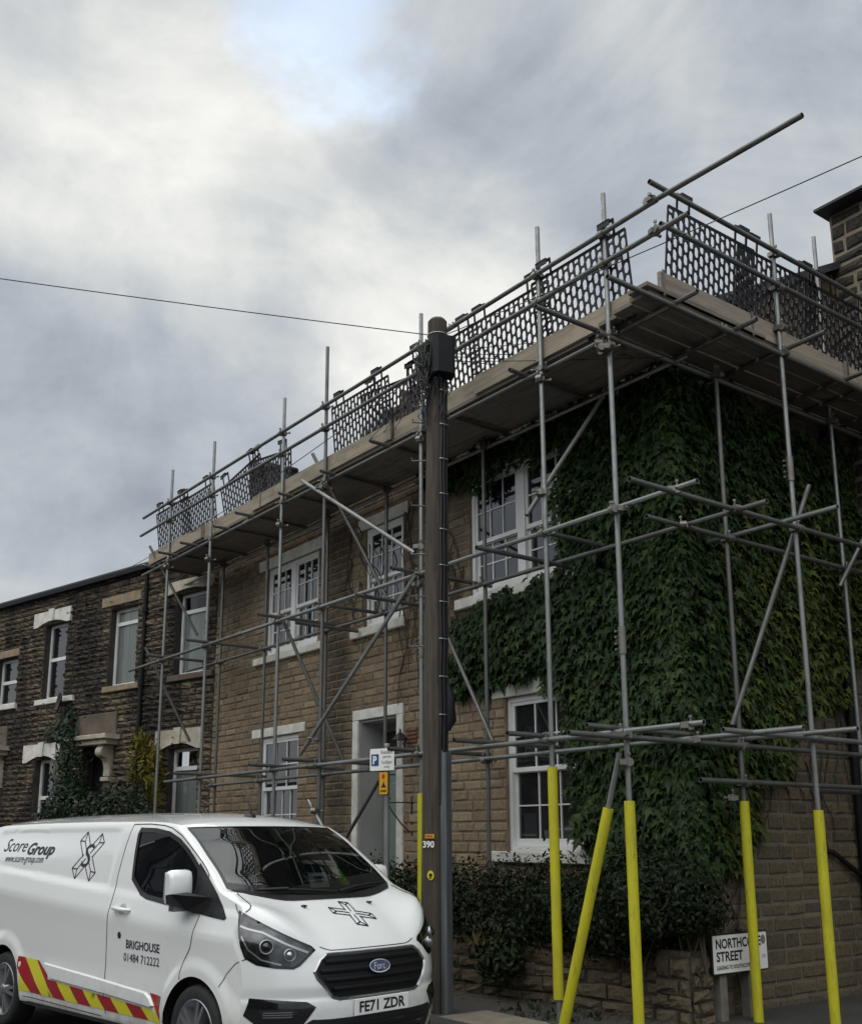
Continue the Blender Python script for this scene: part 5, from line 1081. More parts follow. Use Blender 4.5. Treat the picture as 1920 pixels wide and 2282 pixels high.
a = wall_leaves(FC, np.array([(4.2, 3.3), (4.15, 3.9), (4.5, 4.3), (4.75, 4.0), (5.3, 3.75), (5.1, 3.5), (4.6, 3.55)]), 420, 0.18, 0.09, edge=0.08)
k_ = thing('wall_climber', 'thin dark climber on the sooty wall below the satellite dish', 'climber', (c.x, c.y, 3.3)); leafmesh('leaves', 'holly', k_, *a, T_OVAL)
m = MB(); [m.path([FC(4.3 + .1 * i, 0.03, 3.0), FC(4.4 + .12 * i, 0.06, 3.5), FC(4.3 + .2 * i, 0.08, 3.9)], 0.01, 5) for i in range(4)]; m.build('stem', 'bark', k_)

# low stone garden wall in front of the hedge
G = thing('garden_wall', 'low rough stone garden wall below the hedge, at the foot of the house', 'wall', (-8.8, 7.3, 0))
pts = [(-16.4, 6.98), (-12.6, 7.05)], [(-10.8, 7.12), (-9.19, 7.20), (-6.9, 7.50), (-6.28, 7.56)]
m = MB()
for L in pts:
    for (x0, y0), (x1, y1) in zip(L, L[1:]):
        l = math.hypot(x1 - x0, y1 - y0); u = ((x1 - x0) / l, (y1 - y0) / l, 0); F = frame((x0, y0, 0), u, (u[1], -u[0], 0))
        masonry(m, F, 0, l, -0.02, 0.52, [], (0.085, 0.15), (0.18, 0.50), (0.005, 0.045), 0.014, rough=0.03, jag=0.018)
        for s in np.arange(0, l - 0.05, 0.36):
            e = min(s + 0.34, l); hh = rng.uniform(.02, .09); m.fbox(F, s + 0.01, e, -0.26 + rng.uniform(-.02, .02), rng.uniform(.0, .035), 0.522, 0.54 + hh, 0.018)
F = frame((-6.25, 7.5, 0), (0, 1, 0), (1, 0, 0)); masonry(m, F, 0.02, 0.30, -0.05, 0.56, [], (0.11, 0.2), (0.2, 0.3), (0.01, 0.04), 0.02, rough=0.03, jag=0.015)
F2 = frame((-6.62, 7.49, 0), (1, 0.05, 0), (0, -1, 0)); masonry(m, F2, 0.0, 0.37, -0.05, 0.56, [], (0.12, 0.22), (0.18, 0.4), (0.01, 0.05), 0.02, rough=0.035, jag=0.015); m.fbox(F2, 0, .36, -.3, .0, .54, .60, .02)
m.build('stonework', ['wallstone', 'mortarC'], G)
m = MB(); m.add([(-16.4, 7.0, 0.46), (-12.6, 7.07, 0.46), (-12.6, 7.79, 0.5), (-16.4, 7.79, 0.5)], [(0, 1, 2, 3)]); m.add([(-10.8, 7.14, 0.46), (-9.19, 7.22, 0.46), (-6.9, 7.52, 0.46), (-6.3, 7.58, .46), (-6.42, 7.79, 0.5), (-10.8, 7.79, 0.5)], [tuple(range(6))])
tag(m.build('garden_soil', 'soil'), None, None, kind='structure')
q = blob_leaves((-8.35, 7.14, 0.36), (.38, .16, .24), 420, 0.085, seed=3)
w = thing('wall_weed', 'dark leafy weed spilling over the low garden wall beside the cable guard', 'weed', (-8.35, 7.2, 0.3)); leafmesh('leaves', 'hedge', w, *q, T_OVAL)
n = 70; p = np.stack([nrg.normal(-8.62, .14, n), nrg.normal(7.16, .04, n), np.full(n, .50)], 1); T3 = np.stack([nrg.normal(0, .5, n), nrg.normal(-.4, .3, n), nrg.uniform(.1, 1, n)], 1)
g_ = leafmesh('grass_tuft', 'dry', None, p, np.stack([nrg.normal(0, 1, n), -np.ones(n), nrg.normal(0, .4, n)], 1), T3, nrg.uniform(.08, .20, n), T_LONG, origin=(-8.62, 7.16, .5)); tag(g_, 'tuft of dry straw coloured grass on top of the low garden wall', 'grass tuft')
n = 900; x = nrg.uniform(-9.6, -6.6, n); y = 7.17 + (x + 9.2) * 0.125 - np.abs(nrg.normal(0.02, .22, n)) - .02
p = np.stack([x, y, nrg.uniform(.004, .012, n)], 1)
li = leafmesh('leaf_litter', 'dry', None, p, np.stack([nrg.normal(0, .4, n), nrg.normal(0, .4, n), np.ones(n)], 1), nrg.normal(size=(n, 3)), nrg.uniform(.012, .035, n), T_OVAL); tag(li, None, None, kind='stuff')
n = 130; x = nrg.uniform(-7.9, -6.9, n); p = np.stack([x, nrg.uniform(6.62, 7.2, n), np.zeros(n)], 1)
li = leafmesh('pavement_weeds', 'hedge', None, p, np.stack([nrg.normal(0, 1, n), nrg.normal(-1, .5, n), nrg.normal(.5, .4, n)], 1), np.stack([nrg.normal(0, .6, n), nrg.normal(0, .6, n), nrg.uniform(.2, 1, n)], 1), nrg.uniform(.03, .08, n), T_OVAL); tag(li, None, None, kind='stuff')

# ------------------------------------------------------------------ the white panel van (built in its own axes: x forward from the front bumper, y left, z up)
V_ = thing('panel_van', 'white panel van with dark lettering and red and yellow chevrons, parked at the kerb', 'van', (-6.708, 4.578, -0.148), 0.1393)
def vb(m, name, mats, parent=None): return m.build(name, mats, parent or V_, local=True)
SZ = [.20, .24, .3, .45, .7, .95, 1.08, 1.13, 1.28, 1.33, 1.40, 1.6, 1.8, 1.87, 2.0]; SY = [.90, .935, .965, .985, .975, .98, .985, .98, .935, .915, .90, .855, .805, .775, .70]
def sst(a, b, x): t = np.clip((x - a) / (b - a), 0, 1); return t * t * (3 - 2 * t)
ARCH = ((-0.96, 0.345, 0.392), (-4.265, 0.345, 0.40))
def Sy(x, z):
    w = sst(.7, 1.1, z) * (1 - sst(1.5, 1.8, z)); zz = z + w * .06 * (x + 2.3)
    y = np.interp(zz, SZ, SY) * np.interp(x, [-5.34, -5.0, -1.2, -.8, -.43, -.1], [.975, 1, 1, .99, .96, .93])
    for cx, cz, r in ARCH:                                   # flared lips round the wheel openings
        d = math.hypot(x - cx, z - cz)
        if z < 1.0: y += 0.022 * float(1 - sst(0.02, 0.13, abs(d - r - 0.02))) * float(sst(r - 0.08, r, d))
    if -4.95 < x < -2.42:                                    # pressed panel in the load side
        zz2 = z + .06 * (x + 2.3)
        y -= 0.010 * float(sst(1.295, 1.31, zz2)) * float(1 - sst(1.80, 1.815, z)) * float(1 - sst(-2.47, -2.44, x)) * float(sst(-4.93, -4.90, x))
    return y
NODES = [(-.12, .235, .45, 0), (-.04, .30, .44, 0), (-.005, .42, .43, 0), (.0, .54, .425, 0), (-.006, .60, .42, 0), (-.018, .63, .42, 0), (-.012, .70, .41, .0), (-.03, .78, .40, .01), (-.06, .855, .385, .04), (-.082, .91, .40, .15), (-.10, .935, .415, .275),
         (-.14, .975, .382, .255), (-.22, 1.045, .318, .205), (-.33, 1.12, .25, .15), (-.45, 1.19, .22, .105), (-.575, 1.258, .215, .075), (-.60, 1.268, .225, .078), (-.64, 1.295, .225, .078),
         (-.80, 1.413, .205, .07), (-1.00, 1.558, .19, .045), (-1.20, 1.698, .175, .025), (-1.38, 1.805, .15, -.005), (-1.43, 1.833, .14, -.012), (-1.52, 1.872, .12, -.033), (-1.67, 1.908, .08, -.055), (-1.87, 1.935, .03, -.073), (-2.15, 1.955, 0, -.088),
         (-3.0, 1.97, 0, -.095), (-4.2, 1.965, 0, -.095), (-5.0, 1.945, 0, -.09), (-5.20, 1.92, -.02, -.085), (-5.30, 1.80, -.05, -.03), (-5.335, 1.4, -.07, 0), (-5.345, .9, -.08, 0), (-5.345, .5, -.08, 0), (-5.30, .30, -.06, 0)]
IG0, IG1, IHOOD, IREAR, ICOWL = 17, 22, 10, 29, 15
NA = np.array(NODES)
def node(u): return [float(np.interp(u, range(len(NA)), NA[:, k])) for k in range(4)]
def catm(u):
    i = int(min(max(math.floor(u), 0), len(NA) - 2)); t = u - i
    if t < 1e-6: return list(NA[i])
    if i in (IHOOD - 1, IHOOD, ICOWL, IG0 - 1): return node(u)
    p0, p1, p2, p3 = NA[max(i - 1, 0)], NA[i], NA[i + 1], NA[min(i + 2, len(NA) - 1)]
    m1, m2 = (p2 - p0) / 2, (p3 - p1) / 2
    c = 0.6
    return list((2 * t**3 - 3 * t**2 + 1) * p1 + (t**3 - 2 * t**2 + t) * m1 * c + (-2 * t**3 + 3 * t**2) * p2 + (t**3 - t**2) * m2 * c)
def edge_pt(u):
    x, z, c, d = catm(u); return x - c, z + d
def surf(u, v):
    x, z, c, d = catm(u); a = abs(v)
    ex, ez = x - c, z + d; Wd = Sy(ex, ez)
    s = sst(0.40, 1.0, a) if u < 16 else a ** 2.2
    n = 3.2 if u < IG0 - 1 else (2.1 if u < 24 else 3.0)
    return Vector((x - c * a ** n, v * Wd, z + d * s))
us = [i * 0.25 for i in range(IHOOD * 4)]
xs_side = []
x = edge_pt(IHOOD)[0]
tx = list(np.arange(x, -0.58, -0.02)) + list(np.arange(-0.58, -2.45, -0.022)) + list(np.arange(-2.45, -3.80, -0.09)) + list(np.arange(-3.84, -4.70, -0.022)) + list(np.arange(-4.75, -5.18, -0.07))
for cx, cz, r in ARCH:
    h = math.sqrt(r * r - (cz - .28) ** 2); tx += [cx - h, cx + h, cx - r, cx + r, cx - r * .995, cx + r * .995, cx - r * .97, cx + r * .97]
tx = sorted(set(round(q, 4) for q in tx), reverse=True)
gu = np.linspace(IHOOD, IREAR, 1200); gx = np.array([edge_pt(q)[0] for q in gu])
for q in tx: us.append(float(np.interp(-q, -gx, gu)))
us.append(float(IREAR + 0.7)); us += [IREAR + 1 + i * 0.25 for i in range(0, (len(NA) - 1 - IREAR - 1) * 4 + 1)]
for q in (IG0, IG1, ICOWL, IHOOD): us.append(float(q))
us = sorted(set(round(q, 5) for q in us))
vs_ = np.concatenate([np.linspace(-1, -.6, 13), np.linspace(-.6, .6, 21)[1:-1], np.linspace(.6, 1, 13)])
vs_ = np.array(sorted(set(np.round(np.concatenate([vs_, [-.93, .93]]), 5))))
verts = []; faces = []; fk = []
nv = len(vs_)
for u in us:
    for v in vs_: verts.append(surf(u, v))
for i in range(len(us) - 1):
    um = (us[i] + us[i + 1]) / 2
    for j in range(nv - 1):
        vm = (vs_[j] + vs_[j + 1]) / 2
        faces.append((i * nv + j, i * nv + j + 1, (i + 1) * nv + j + 1, (i + 1) * nv + j))
        fk.append('screen' if IG0 < um < IG1 and abs(vm) < .93 else 'top')
i0 = us.index(float(IHOOD)); i1 = min(range(len(us)), key=lambda k: abs(us[k] - IREAR))
def zbot(x):
    b = .28
    for cx, cz, r in ARCH:
        if abs(x - cx) <= r: b = max(b, cz + math.sqrt(max(r * r - (x - cx) ** 2, 0)))
    return b
NR = 66
for sg in (-1, 1):
    jv = 0 if sg < 0 else nv - 1
    grid = []
    for i in range(i0, i1 + 1):
        tp = verts[i * nv + jv]
        if i == i0: col = [verts[k * nv + jv] for k in range(i0, -1, -1)]; ln = np.linspace(0, len(col) - 1, NR + 1); col = [Vector([np.interp(q, range(len(col)), [c[a] for c in col]) for a in range(3)]) for q in ln]
        elif i == i1: col = [verts[k * nv + jv] for k in range(i1, len(us))]; ln = np.linspace(0, len(col) - 1, NR + 1); col = [Vector([np.interp(q, range(len(col)), [c[a] for c in col]) for a in range(3)]) for q in ln]
        else:
            zb = zbot(tp.x); col = [Vector((tp.x, 0, tp.z + (zb - tp.z) * q / NR)) for q in range(NR + 1)]
            for q, p in enumerate(col): p.y = sg * Sy(p.x, p.z)
            col[0] = tp.copy()
        grid.append(col)
    o = len(verts)
    for c in grid: verts += c
    for a in range(len(grid) - 1):
        for b in range(NR):
            q = (o + a * (NR + 1) + b, o + a * (NR + 1) + b + 1, o + (a + 1) * (NR + 1) + b + 1, o + (a + 1) * (NR + 1) + b)
            faces.append(q if sg < 0 else q[::-1]); fk.append('side')
from mathutils import geometry
BV = BVHTree.FromPolygons(verts, faces)
WIN = [(-2.162, 1.82), (-1.908, 1.813), (-1.679, 1.785), (-1.50, 1.73), (-1.35, 1.655), (-1.258, 1.598), (-1.144, 1.52), (-1.10, 1.44), (-1.09, 1.26), (-1.12, 1.228), (-1.322, 1.212), (-1.795, 1.258), (-1.90, 1.285), (-1.96, 1.32), (-2.094, 1.401), (-2.114, 1.46), (-2.155, 1.62), (-2.182, 1.77)]
def inset(poly, d):
    n = len(poly); A = sum(poly[i][0] * poly[(i + 1) % n][1] - poly[(i + 1) % n][0] * poly[i][1] for i in range(n)); s = 1 if A > 0 else -1; out = []
    for i in range(n):
        a, b, c = Vector(poly[i - 1]), Vector(poly[i]), Vector(poly[(i + 1) % n]); e1 = (b - a).normalized(); e2 = (c - b).normalized()
        n1 = Vector((-e1.y, e1.x)) * s; n2 = Vector((-e2.y, e2.x)) * s; t = (n1 + n2); t = t / max(t.length_squared / 2, 0.3); out.append(tuple(b + t * d))
    return out
WIN_IN = inset(WIN, 0.033); WCUT = inset(WIN, 0.010)
fc = np.array([np.mean([verts[k] for k in f], axis=0) for f in faces])
inw = inside(WCUT, fc[:, [0, 2]]); b = MB(); bmfaces = [f for f, k, w in zip(faces, fk, inw) if k != 'screen' and not (k == 'side' and w)]
b.add(verts, bmfaces, True); bo = vb(b, 'body', 'paint')
bm = bmesh.new(); bm.from_mesh(bo.data); bmesh.ops.remove_doubles(bm, verts=bm.verts, dist=0.0008); bmesh.ops.recalc_face_normals(bm, faces=bm.faces)
bmesh.ops.delete(bm, geom=[v for v in bm.verts if not v.link_faces], context='VERTS'); bm.to_mesh(bo.data); bm.free()
cast = {'side': lambda p, sg: (Vector((p[0], sg * 2.5, p[1])), Vector((0, -sg, 0))), 'front': lambda p, sg: (Vector((1.5, p[0], p[1])), Vector((-1, 0, 0))), 'top': lambda p, sg: (Vector((p[0], p[1], 3.5)), Vector((0, 0, -1)))}
def hit(kind, p, off, sg=-1):
    if callable(kind): o, d = kind(p, sg)
    else: o, d = cast[kind](p, sg)
    h, n, _, _ = BV.ray_cast(o, d)
    if h is None or (kind == 'side' and h.y * sg < 0.5): return None
    if n.dot(d) > 0: n = -n
    return h + n * off
def patch(mb, kind, poly, off, sg=-1, cell=0.045, thick=0.0, tri=None):
    """a flat outline pressed on to the body surface, optionally raised with a rim"""
    t = bmesh.new()
    if tri is None:
        pv = [t.verts.new((p[0], p[1], 0)) for p in poly]; t.faces.new(pv)
    else:
        pv = [t.verts.new((p[0], p[1], 0)) for p in tri[0]]
        for f in tri[1]:
            try: t.faces.new([pv[i] for i in f])
            except ValueError: pass
    P2 = np.array([v.co[:2] for v in t.verts]); lo, hi = P2.min(0), P2.max(0)
    for ax in (0, 1):
        q = math.floor(lo[ax] / cell) * cell + cell
        while q < hi[ax]:
            no = (1, 0, 0) if ax == 0 else (0, 1, 0); co = (q, 0, 0) if ax == 0 else (0, q, 0)
            bmesh.ops.bisect_plane(t, geom=t.verts[:] + t.edges[:] + t.faces[:], plane_co=co, plane_no=no); q += cell
    bmesh.ops.triangulate(t, faces=t.faces[:])
    t.verts.index_update(); pts = []; last = None
    for v in t.verts:
        h = hit(kind, v.co, off, sg); pts.append(h)
    ok = [p is not None for p in pts]
    fs = [tuple(v.index for v in f.verts) for f in t.faces if all(ok[v.index] for v in f.verts)]
    be = [tuple(v.index for v in e.verts) for e in t.edges if len(e.link_faces) == 1 and all(ok[v.index] for v in e.verts)] if thick else []
    pts = [p if p is not None else Vector((0, 0, 0)) for p in pts]
    mb.add(pts, fs, True)
    if thick:
        base = [hit(kind, v.co, off - thick, sg) or p for v, p in zip(t.verts, pts)]
        for a, b_ in be: mb.add([pts[a], pts[b_], base[b_], base[a]], [(0, 1, 2, 3)])
    t.free()
def ribbon(mb, kind, line, w, off, sg=-1, closed=False, step=0.03, thick=0.0):
    L = list(line) + ([line[0]] if closed else []); q = []
    for a, b_ in zip(L, L[1:]):
        k = max(1, int(math.hypot(b_[0] - a[0], b_[1] - a[1]) / step)); q += [(a[0] + (b_[0] - a[0]) * i / k, a[1] + (b_[1] - a[1]) * i / k) for i in range(k)]
    if not closed: q.append(L[-1])
    n = len(q); rows = []
    for i in range(n):
        a, b_ = (q[i - 1], q[(i + 1) % n]) if closed else (q[max(i - 1, 0)], q[min(i + 1, n - 1)])
        d = Vector((b_[0] - a[0], b_[1] - a[1])); d.normalize(); px, py = -d.y * w / 2, d.x * w / 2
        rows.append((hit(kind, (q[i][0] + px, q[i][1] + py), off, sg), hit(kind, (q[i][0] - px, q[i][1] - py), off, sg)))
    for i in range(n if closed else n - 1):
        a, b_ = rows[i], rows[(i + 1) % n]
        if None in a or None in b_: continue
        mb.add([a[0], a[1], b_[1], b_[0]], [(0, 1, 2, 3)], True)
def vtext(mb, kind, body, x0, x1, y0, y1, off, sg=-1, bold=0.0, shear=0.0, flip=False, slope=0.0):
    v, f, _ = text2d(body, bold, shear)
    pts = [((x0 + (1 - a if flip else a) * (x1 - x0)), y0 + b * (y1 - y0) + slope * a) for a, b in v]
    patch(mb, kind, None, off, sg, 0.12, tri=(pts, f))
# underside, wheel wells, wheels
m = MB(); m.box((-5.28, -.86, .26), (-.35, .86, .30)); vb(m, 'underside', 'black')
for cx, cz, r in ARCH:
    for sg in (-1, 1):
        m = MB(); a = [cx + (r + .004) * math.cos(R(k)) for k in range(-10, 191, 8)]; zz = [cz + (r + .004) * math.sin(R(k)) for k in range(-10, 191, 8)]; n = len(a)
        m.add([(x, sg * Sy(x, max(z, .3)) * .985, z) for x, z in zip(a, zz)] + [(x, sg * .55, z) for x, z in zip(a, zz)], [(i, i + 1, n + i + 1, n + i) for i in range(n - 1)])
        m.add([(x, sg * .55, z) for x, z in zip(a, zz)], [tuple(range(n))]); vb(m, 'wheel_well', 'black')
        w = bpy.data.objects.new('wheel', None); COL.objects.link(w); w.parent = V_; w.empty_display_size = .1
        t = MB(); yc = sg * .865; t.lathe([(.235, -.10), (.30, -.115), (.325, -.10), (.338, -.07), (.340, 0), (.338, .07), (.325, .10), (.30, .115), (.235, .10)], (cx, yc, .34), (0, sg, 0), 40)
        for k in range(40):
            q = 2 * math.pi * k / 40; e = Vector((math.cos(q), 0, math.sin(q))); tt = Vector((-math.sin(q), 0, math.cos(q))) * .012
            for s0, s1 in ((-.09, -.035), (-.015, .015), (.035, .09)):
                p = Vector((cx, yc, .34)) + e * .343; A, B = Vector((0, s0, 0)), Vector((0, s1, 0)); t.add([p + A - tt, p + B - tt, p + B + tt, p + A + tt], [(0, 1, 2, 3)])
        vb(t, 'tyre', 'rubber', w)
        t = MB(); t.lathe([(.24, .10), (.235, .108), (.222, .10), (.21, .03), (.0, .02)], (cx, yc, .34), (0, sg, 0), 40)
        for k in range(10):
            q = 2 * math.pi * (k // 2) / 5 + (0.16 if k % 2 else -0.16); e = Vector((math.cos(q), 0, math.sin(q))); tt = Vector((-math.sin(q), 0, math.cos(q))); c = Vector((cx, yc, .34)); y0 = Vector((0, sg * .055, 0)); y1 = Vector((0, sg * .105, 0)); y2 = Vector((0, sg * .085, 0))
            A = [c + e * .045 + tt * .018, c + e * .045 - tt * .018, c + e * .228 - tt * .014, c + e * .228 + tt * .014]
            t.add([A[0] + y1, A[1] + y1, A[2] + y2 + y0 * .3, A[3] + y2 + y0 * .3] + [p + y0 * .5 for p in A], [(0, 1, 2, 3), (0, 4, 5, 1), (1, 5, 6, 2), (3, 2, 6, 7), (0, 3, 7, 4)])
        t.lathe([(.0, .118), (.03, .116), (.055, .10), (.06, .05)], (cx, yc, .34), (0, sg, 0), 20); vb(t, 'rim', 'rim', w)
# glass
m = MB(); sv = [v for v in vs_ if abs(v) <= .93001]; su = [u for u in us if IG0 - 1e-6 <= u <= IG1 + 1e-6]; k = len(sv)
def off_surf(u, v, d):
    p = surf(u, v); e = 1e-3; n = (surf(u, min(v + e, 1)) - surf(u, max(v - e, -1))).cross(surf(u + e, v) - surf(u - e, v)).normalized()
    if n.x < 0: n = -n
    return p + n * d
m.add([off_surf(u, v, -.004) for u in su for v in sv], [(i * k + j, (i + 1) * k + j, (i + 1) * k + j + 1, i * k + j + 1) for i in range(len(su) - 1) for j in range(k - 1)], True)
ws = vb(m, 'windscreen', 'vglass')
bm = bmesh.new(); bm.from_mesh(ws.data)
bm.faces.ensure_lookup_table()
if bm.faces[0].normal.x < 0: bmesh.ops.reverse_faces(bm, faces=bm.faces)
bm.to_mesh(ws.data); bm.free()
m = MB()                                           # black band round the edge of the screen
def band(f0, f1):
    a = [off_surf(*f0(t / 40), -.002) for t in range(41)]; b_ = [off_surf(*f1(t / 40), -.002) for t in range(41)]
    m.add(a + b_, [(i, i + 1, 41 + i + 1, 41 + i) for i in range(40)], True)
ul = lambda t: IG0 + (IG1 - IG0) * t
band(lambda t: (IG0, -.93 + 1.86 * t), lambda t: (IG0 + .50, -.93 + 1.86 * t)); band(lambda t: (IG1, -.93 + 1.86 * t), lambda t: (IG1 - .28, -.93 + 1.86 * t))
band(lambda t: (ul(t), -.93), lambda t: (ul(t), -.895)); band(lambda t: (ul(t), .93), lambda t: (ul(t), .895)); vb(m, 'screen_surround', 'blackgloss')
m = MB(); a = [off_surf(IG0 - 1.6, -.80 + 1.6 * t / 40, .006) for t in range(41)]; b_ = [off_surf(IG0, -.93 + 1.86 * t / 40, .003) for t in range(41)]
m.add(a + b_, [(i, i + 1, 41 + i + 1, 41 + i) for i in range(40)], True); vb(m, 'cowl', 'black')
for y0, y1, yy in ((-.62, .10, .0), (.12, .74, .0)):
    m = MB(); pts = [off_surf(IG0 + .05 + .22 * math.sin(math.pi * t / 12), (y0 + (y1 - y0) * t / 12) / .9, .022) for t in range(13)]; m.path(pts, .010, 5); m.path([pts[0], pts[4] + Vector((.03, 0, .012))], .012, 5); vb(m, 'wiper', 'black')
for sg in (-1, 1):
    m = MB(); patch(m, 'side', WIN_IN, -.004, sg, .06); w = vb(m, 'side_window', 'vglassd')
    bm = bmesh.new(); bm.from_mesh(w.data); bmesh.ops.recalc_face_normals(bm, faces=bm.faces)
    for f in bm.faces:
        if f.normal.y * sg < 0: f.normal_flip()
    bm.to_mesh(w.data); bm.free()
    m = MB(); W2 = inset(WIN, -.004); n = len(WIN)
    for i in range(n):
        ks = 3
        for t in range(ks):
            L2 = lambda P, q: (P[i][0] + (P[(i + 1) % n][0] - P[i][0]) * q, P[i][1] + (P[(i + 1) % n][1] - P[i][1]) * q)
            c4 = [L2(W2, t / ks), L2(W2, (t + 1) / ks), L2(WIN_IN, (t + 1) / ks), L2(WIN_IN, t / ks)]
            h4 = [hit('side', p, .004, sg) for q, p in enumerate(c4)]
            if None not in h4: m.add(h4, [(0, 1, 2, 3)], True)
    vb(m, 'window_seal', 'black', w)
    m = MB(); patch(m, 'side', [(-1.147, 1.546), (-1.07, 1.494), (-.992, 1.437), (-.915, 1.381), (-.838, 1.325), (-.75, 1.245), (-.668, 1.165), (-.685, 1.149), (-.84, 1.162), (-.998, 1.178), (-1.126, 1.185), (-1.136, 1.307)], .006, sg, .04, .006); vb(m, 'mirror_sail', 'black')
    # door and panel gaps
    m = MB(); ribbon(m, 'side', [(-2.27, .33), (-2.306, .522), (-2.310, .9), (-2.312, 1.24), (-2.34, 1.435), (-2.335, 1.678), (-2.306, 1.852)], .008, .0022, sg)
    ribbon(m, 'side', [(-2.306, 1.852), (-2.029, 1.852), (-1.80, 1.838), (-1.66, 1.815), (-1.487, 1.757), (-1.261, 1.635), (-1.12, 1.553), (-1.03, 1.49), (-1.0, 1.455), (-1.0, 1.43)], .008, .0022, sg)
    ribbon(m, 'side', [(-.994, 1.169), (-1.011, 1.096), (-1.027, 1.003), (-1.048, .932), (-1.116, .843), (-1.147, .748), (-1.149, .70)], .008, .0022, sg)
    ribbon(m, 'side', [(-.61, 1.265), (-.575, 1.22), (-.535, 1.19)], .007, .0022, sg)
    ribbon(m, 'side', [(-.40, .90), (-.50, .86), (-.60, .78), (-.66, .69)], .006, .0022, sg); ribbon(m, 'side', [(-2.34, .31), (-3.8, .325)], .006, .0022, sg)
    vb(m, 'panel_gap', 'black')
    m = MB(); h0 = hit('side', (-2.105, 1.168), 0, sg); F = frame((0, h0.y, 0), (1, 0, 0), (0, sg, 0))
    m.path([Vector((-2.225, h0.y - sg * .002, 1.175)), Vector((-2.20, h0.y + sg * .038, 1.174)), Vector((-2.10, h0.y + sg * .045, 1.168)), Vector((-2.0, h0.y + sg * .038, 1.163)), Vector((-1.975, h0.y - sg * .002, 1.162))], [.012, .018, .019, .018, .012], 8); hd = vb(m, 'door_handle', 'paint')
    m = MB(); patch(m, 'side', [(-2.105 + .055 * math.cos(a), 1.168 + .042 * math.sin(a)) for a in np.linspace(0, 6.28, 16, endpoint=False)], .002, sg, .05); vb(m, 'handle_cup', 'reveal', hd)
    m = MB(); patch(m, 'side', [(-2.10 + .024 * math.cos(a), .962 + .026 * math.sin(a)) for a in np.linspace(0, 6.28, 14, endpoint=False)], .006, sg, .05, .006); vb(m, 'door_lock', 'blackgloss')
    RUB = [(-3.41, .647), (-2.55, .612), (-1.634, .567), (-1.556, .535), (-1.50, .475), (-1.54, .456), (-2.278, .487), (-3.256, .517), (-3.315, .561)]
    m = MB(); patch(m, 'side', inset(RUB, .012), .022, sg, .06, 0.0); n = len(RUB); IN = inset(RUB, .012)
    for i in range(n):
        k = 10
        for t in range(k):
            L2 = lambda P, q: (P[i][0] + (P[(i + 1) % n][0] - P[i][0]) * q, P[i][1] + (P[(i + 1) % n][1] - P[i][1]) * q)
            h4 = [hit('side', L2(RUB, t / k), .002, sg), hit('side', L2(RUB, (t + 1) / k), .002, sg), hit('side', L2(IN, (t + 1) / k), .022, sg), hit('side', L2(IN, t / k), .022, sg)]
            if None not in h4: m.add(h4, [(0, 1, 2, 3)])
    vb(m, 'rubbing_strip', 'paint')
    m = MB(); m.box((-3.84, sg * .93 - .03, .255), (-1.36, sg * .93 + .03, .285)); vb(m, 'sill', 'black')
# chevrons
def clip(poly, a, b_, c):
    out = []; f = lambda p: a * p[0] + b_ * p[1] + c
    for i in range(len(poly)):
        p, q = poly[i], poly[(i + 1) % len(poly)]; u, w = f(p), f(q)
        if u >= 0: out.append(p)
        if u * w < 0: t = u / (u - w); out.append((p[0] + (q[0] - p[0]) * t, p[1] + (q[1] - p[1]) * t))
    return out
BANDS = [[(-4.041, .669), (-3.52, .655), (-3.33, .545), (-3.29, .365), (-3.86, .372)], [(-3.325, .512), (-2.45, .478), (-1.53, .445), (-1.50, .362), (-3.29, .365)], [(-1.575, .565), (-1.40, .555), (-1.385, .36), (-1.50, .362), (-1.495, .47)]]
for sg in (-1, 1):
    for mat, name, ph in (('vred', 'red_chevron', 0), ('vyel', 'yellow_chevron', 1)):
        for k in range(-1, 8):
            m = MB(); x0 = -4.041 + .46 * k + .23 * ph; sl = .38 / .305
            for B_ in BANDS:
                q = clip(clip(B_, 1, sl, -(x0 + sl * .67)), -1, -sl, (x0 + .23 + sl * .67))
                if len(q) >= 3: patch(m, 'side', q, .003, sg, .07)
            if m.v: vb(m, name, mat)
# lettering on both flanks (mirrored so that it reads forwards), logo
def logo(mb, kind, tr, w, off, sg=-1, letter=True):
    L1 = [((.0, .0), 0)]
    A = [(-3.198, 1.712), (-3.102, 1.794), (-2.753, 1.441), (-2.832, 1.367)]; B_ = [(-2.829, 1.777), (-2.744, 1.697), (-3.097, 1.381), (-3.193, 1.47)]
    lerp = lambda p, q, t: (p[0] + (q[0] - p[0]) * t, p[1] + (q[1] - p[1]) * t)
    for (p0, p1, q1, q0) in (A, B_):          # two bars, each with a ridge line and bevelled ends, open in the middle
        r0, r1 = lerp(lerp(p0, p1, .5), lerp(q0, q1, .5), .13), lerp(lerp(p0, p1, .5), lerp(q0, q1, .5), .87)
        for s, e in ((0, .40), (.60, 1)):
            for a, c in ((p0, q0), (p1, q1), (r0, r1)): ribbon(mb, kind, [tr(*lerp(a, c, s)), tr(*lerp(a, c, e))], w, off, sg)
        for ln in ([p0, p1], [q0, q1], [p0, r0], [p1, r0], [q0, r1], [q1, r1]): ribbon(mb, kind, [tr(*q) for q in ln], w, off, sg)
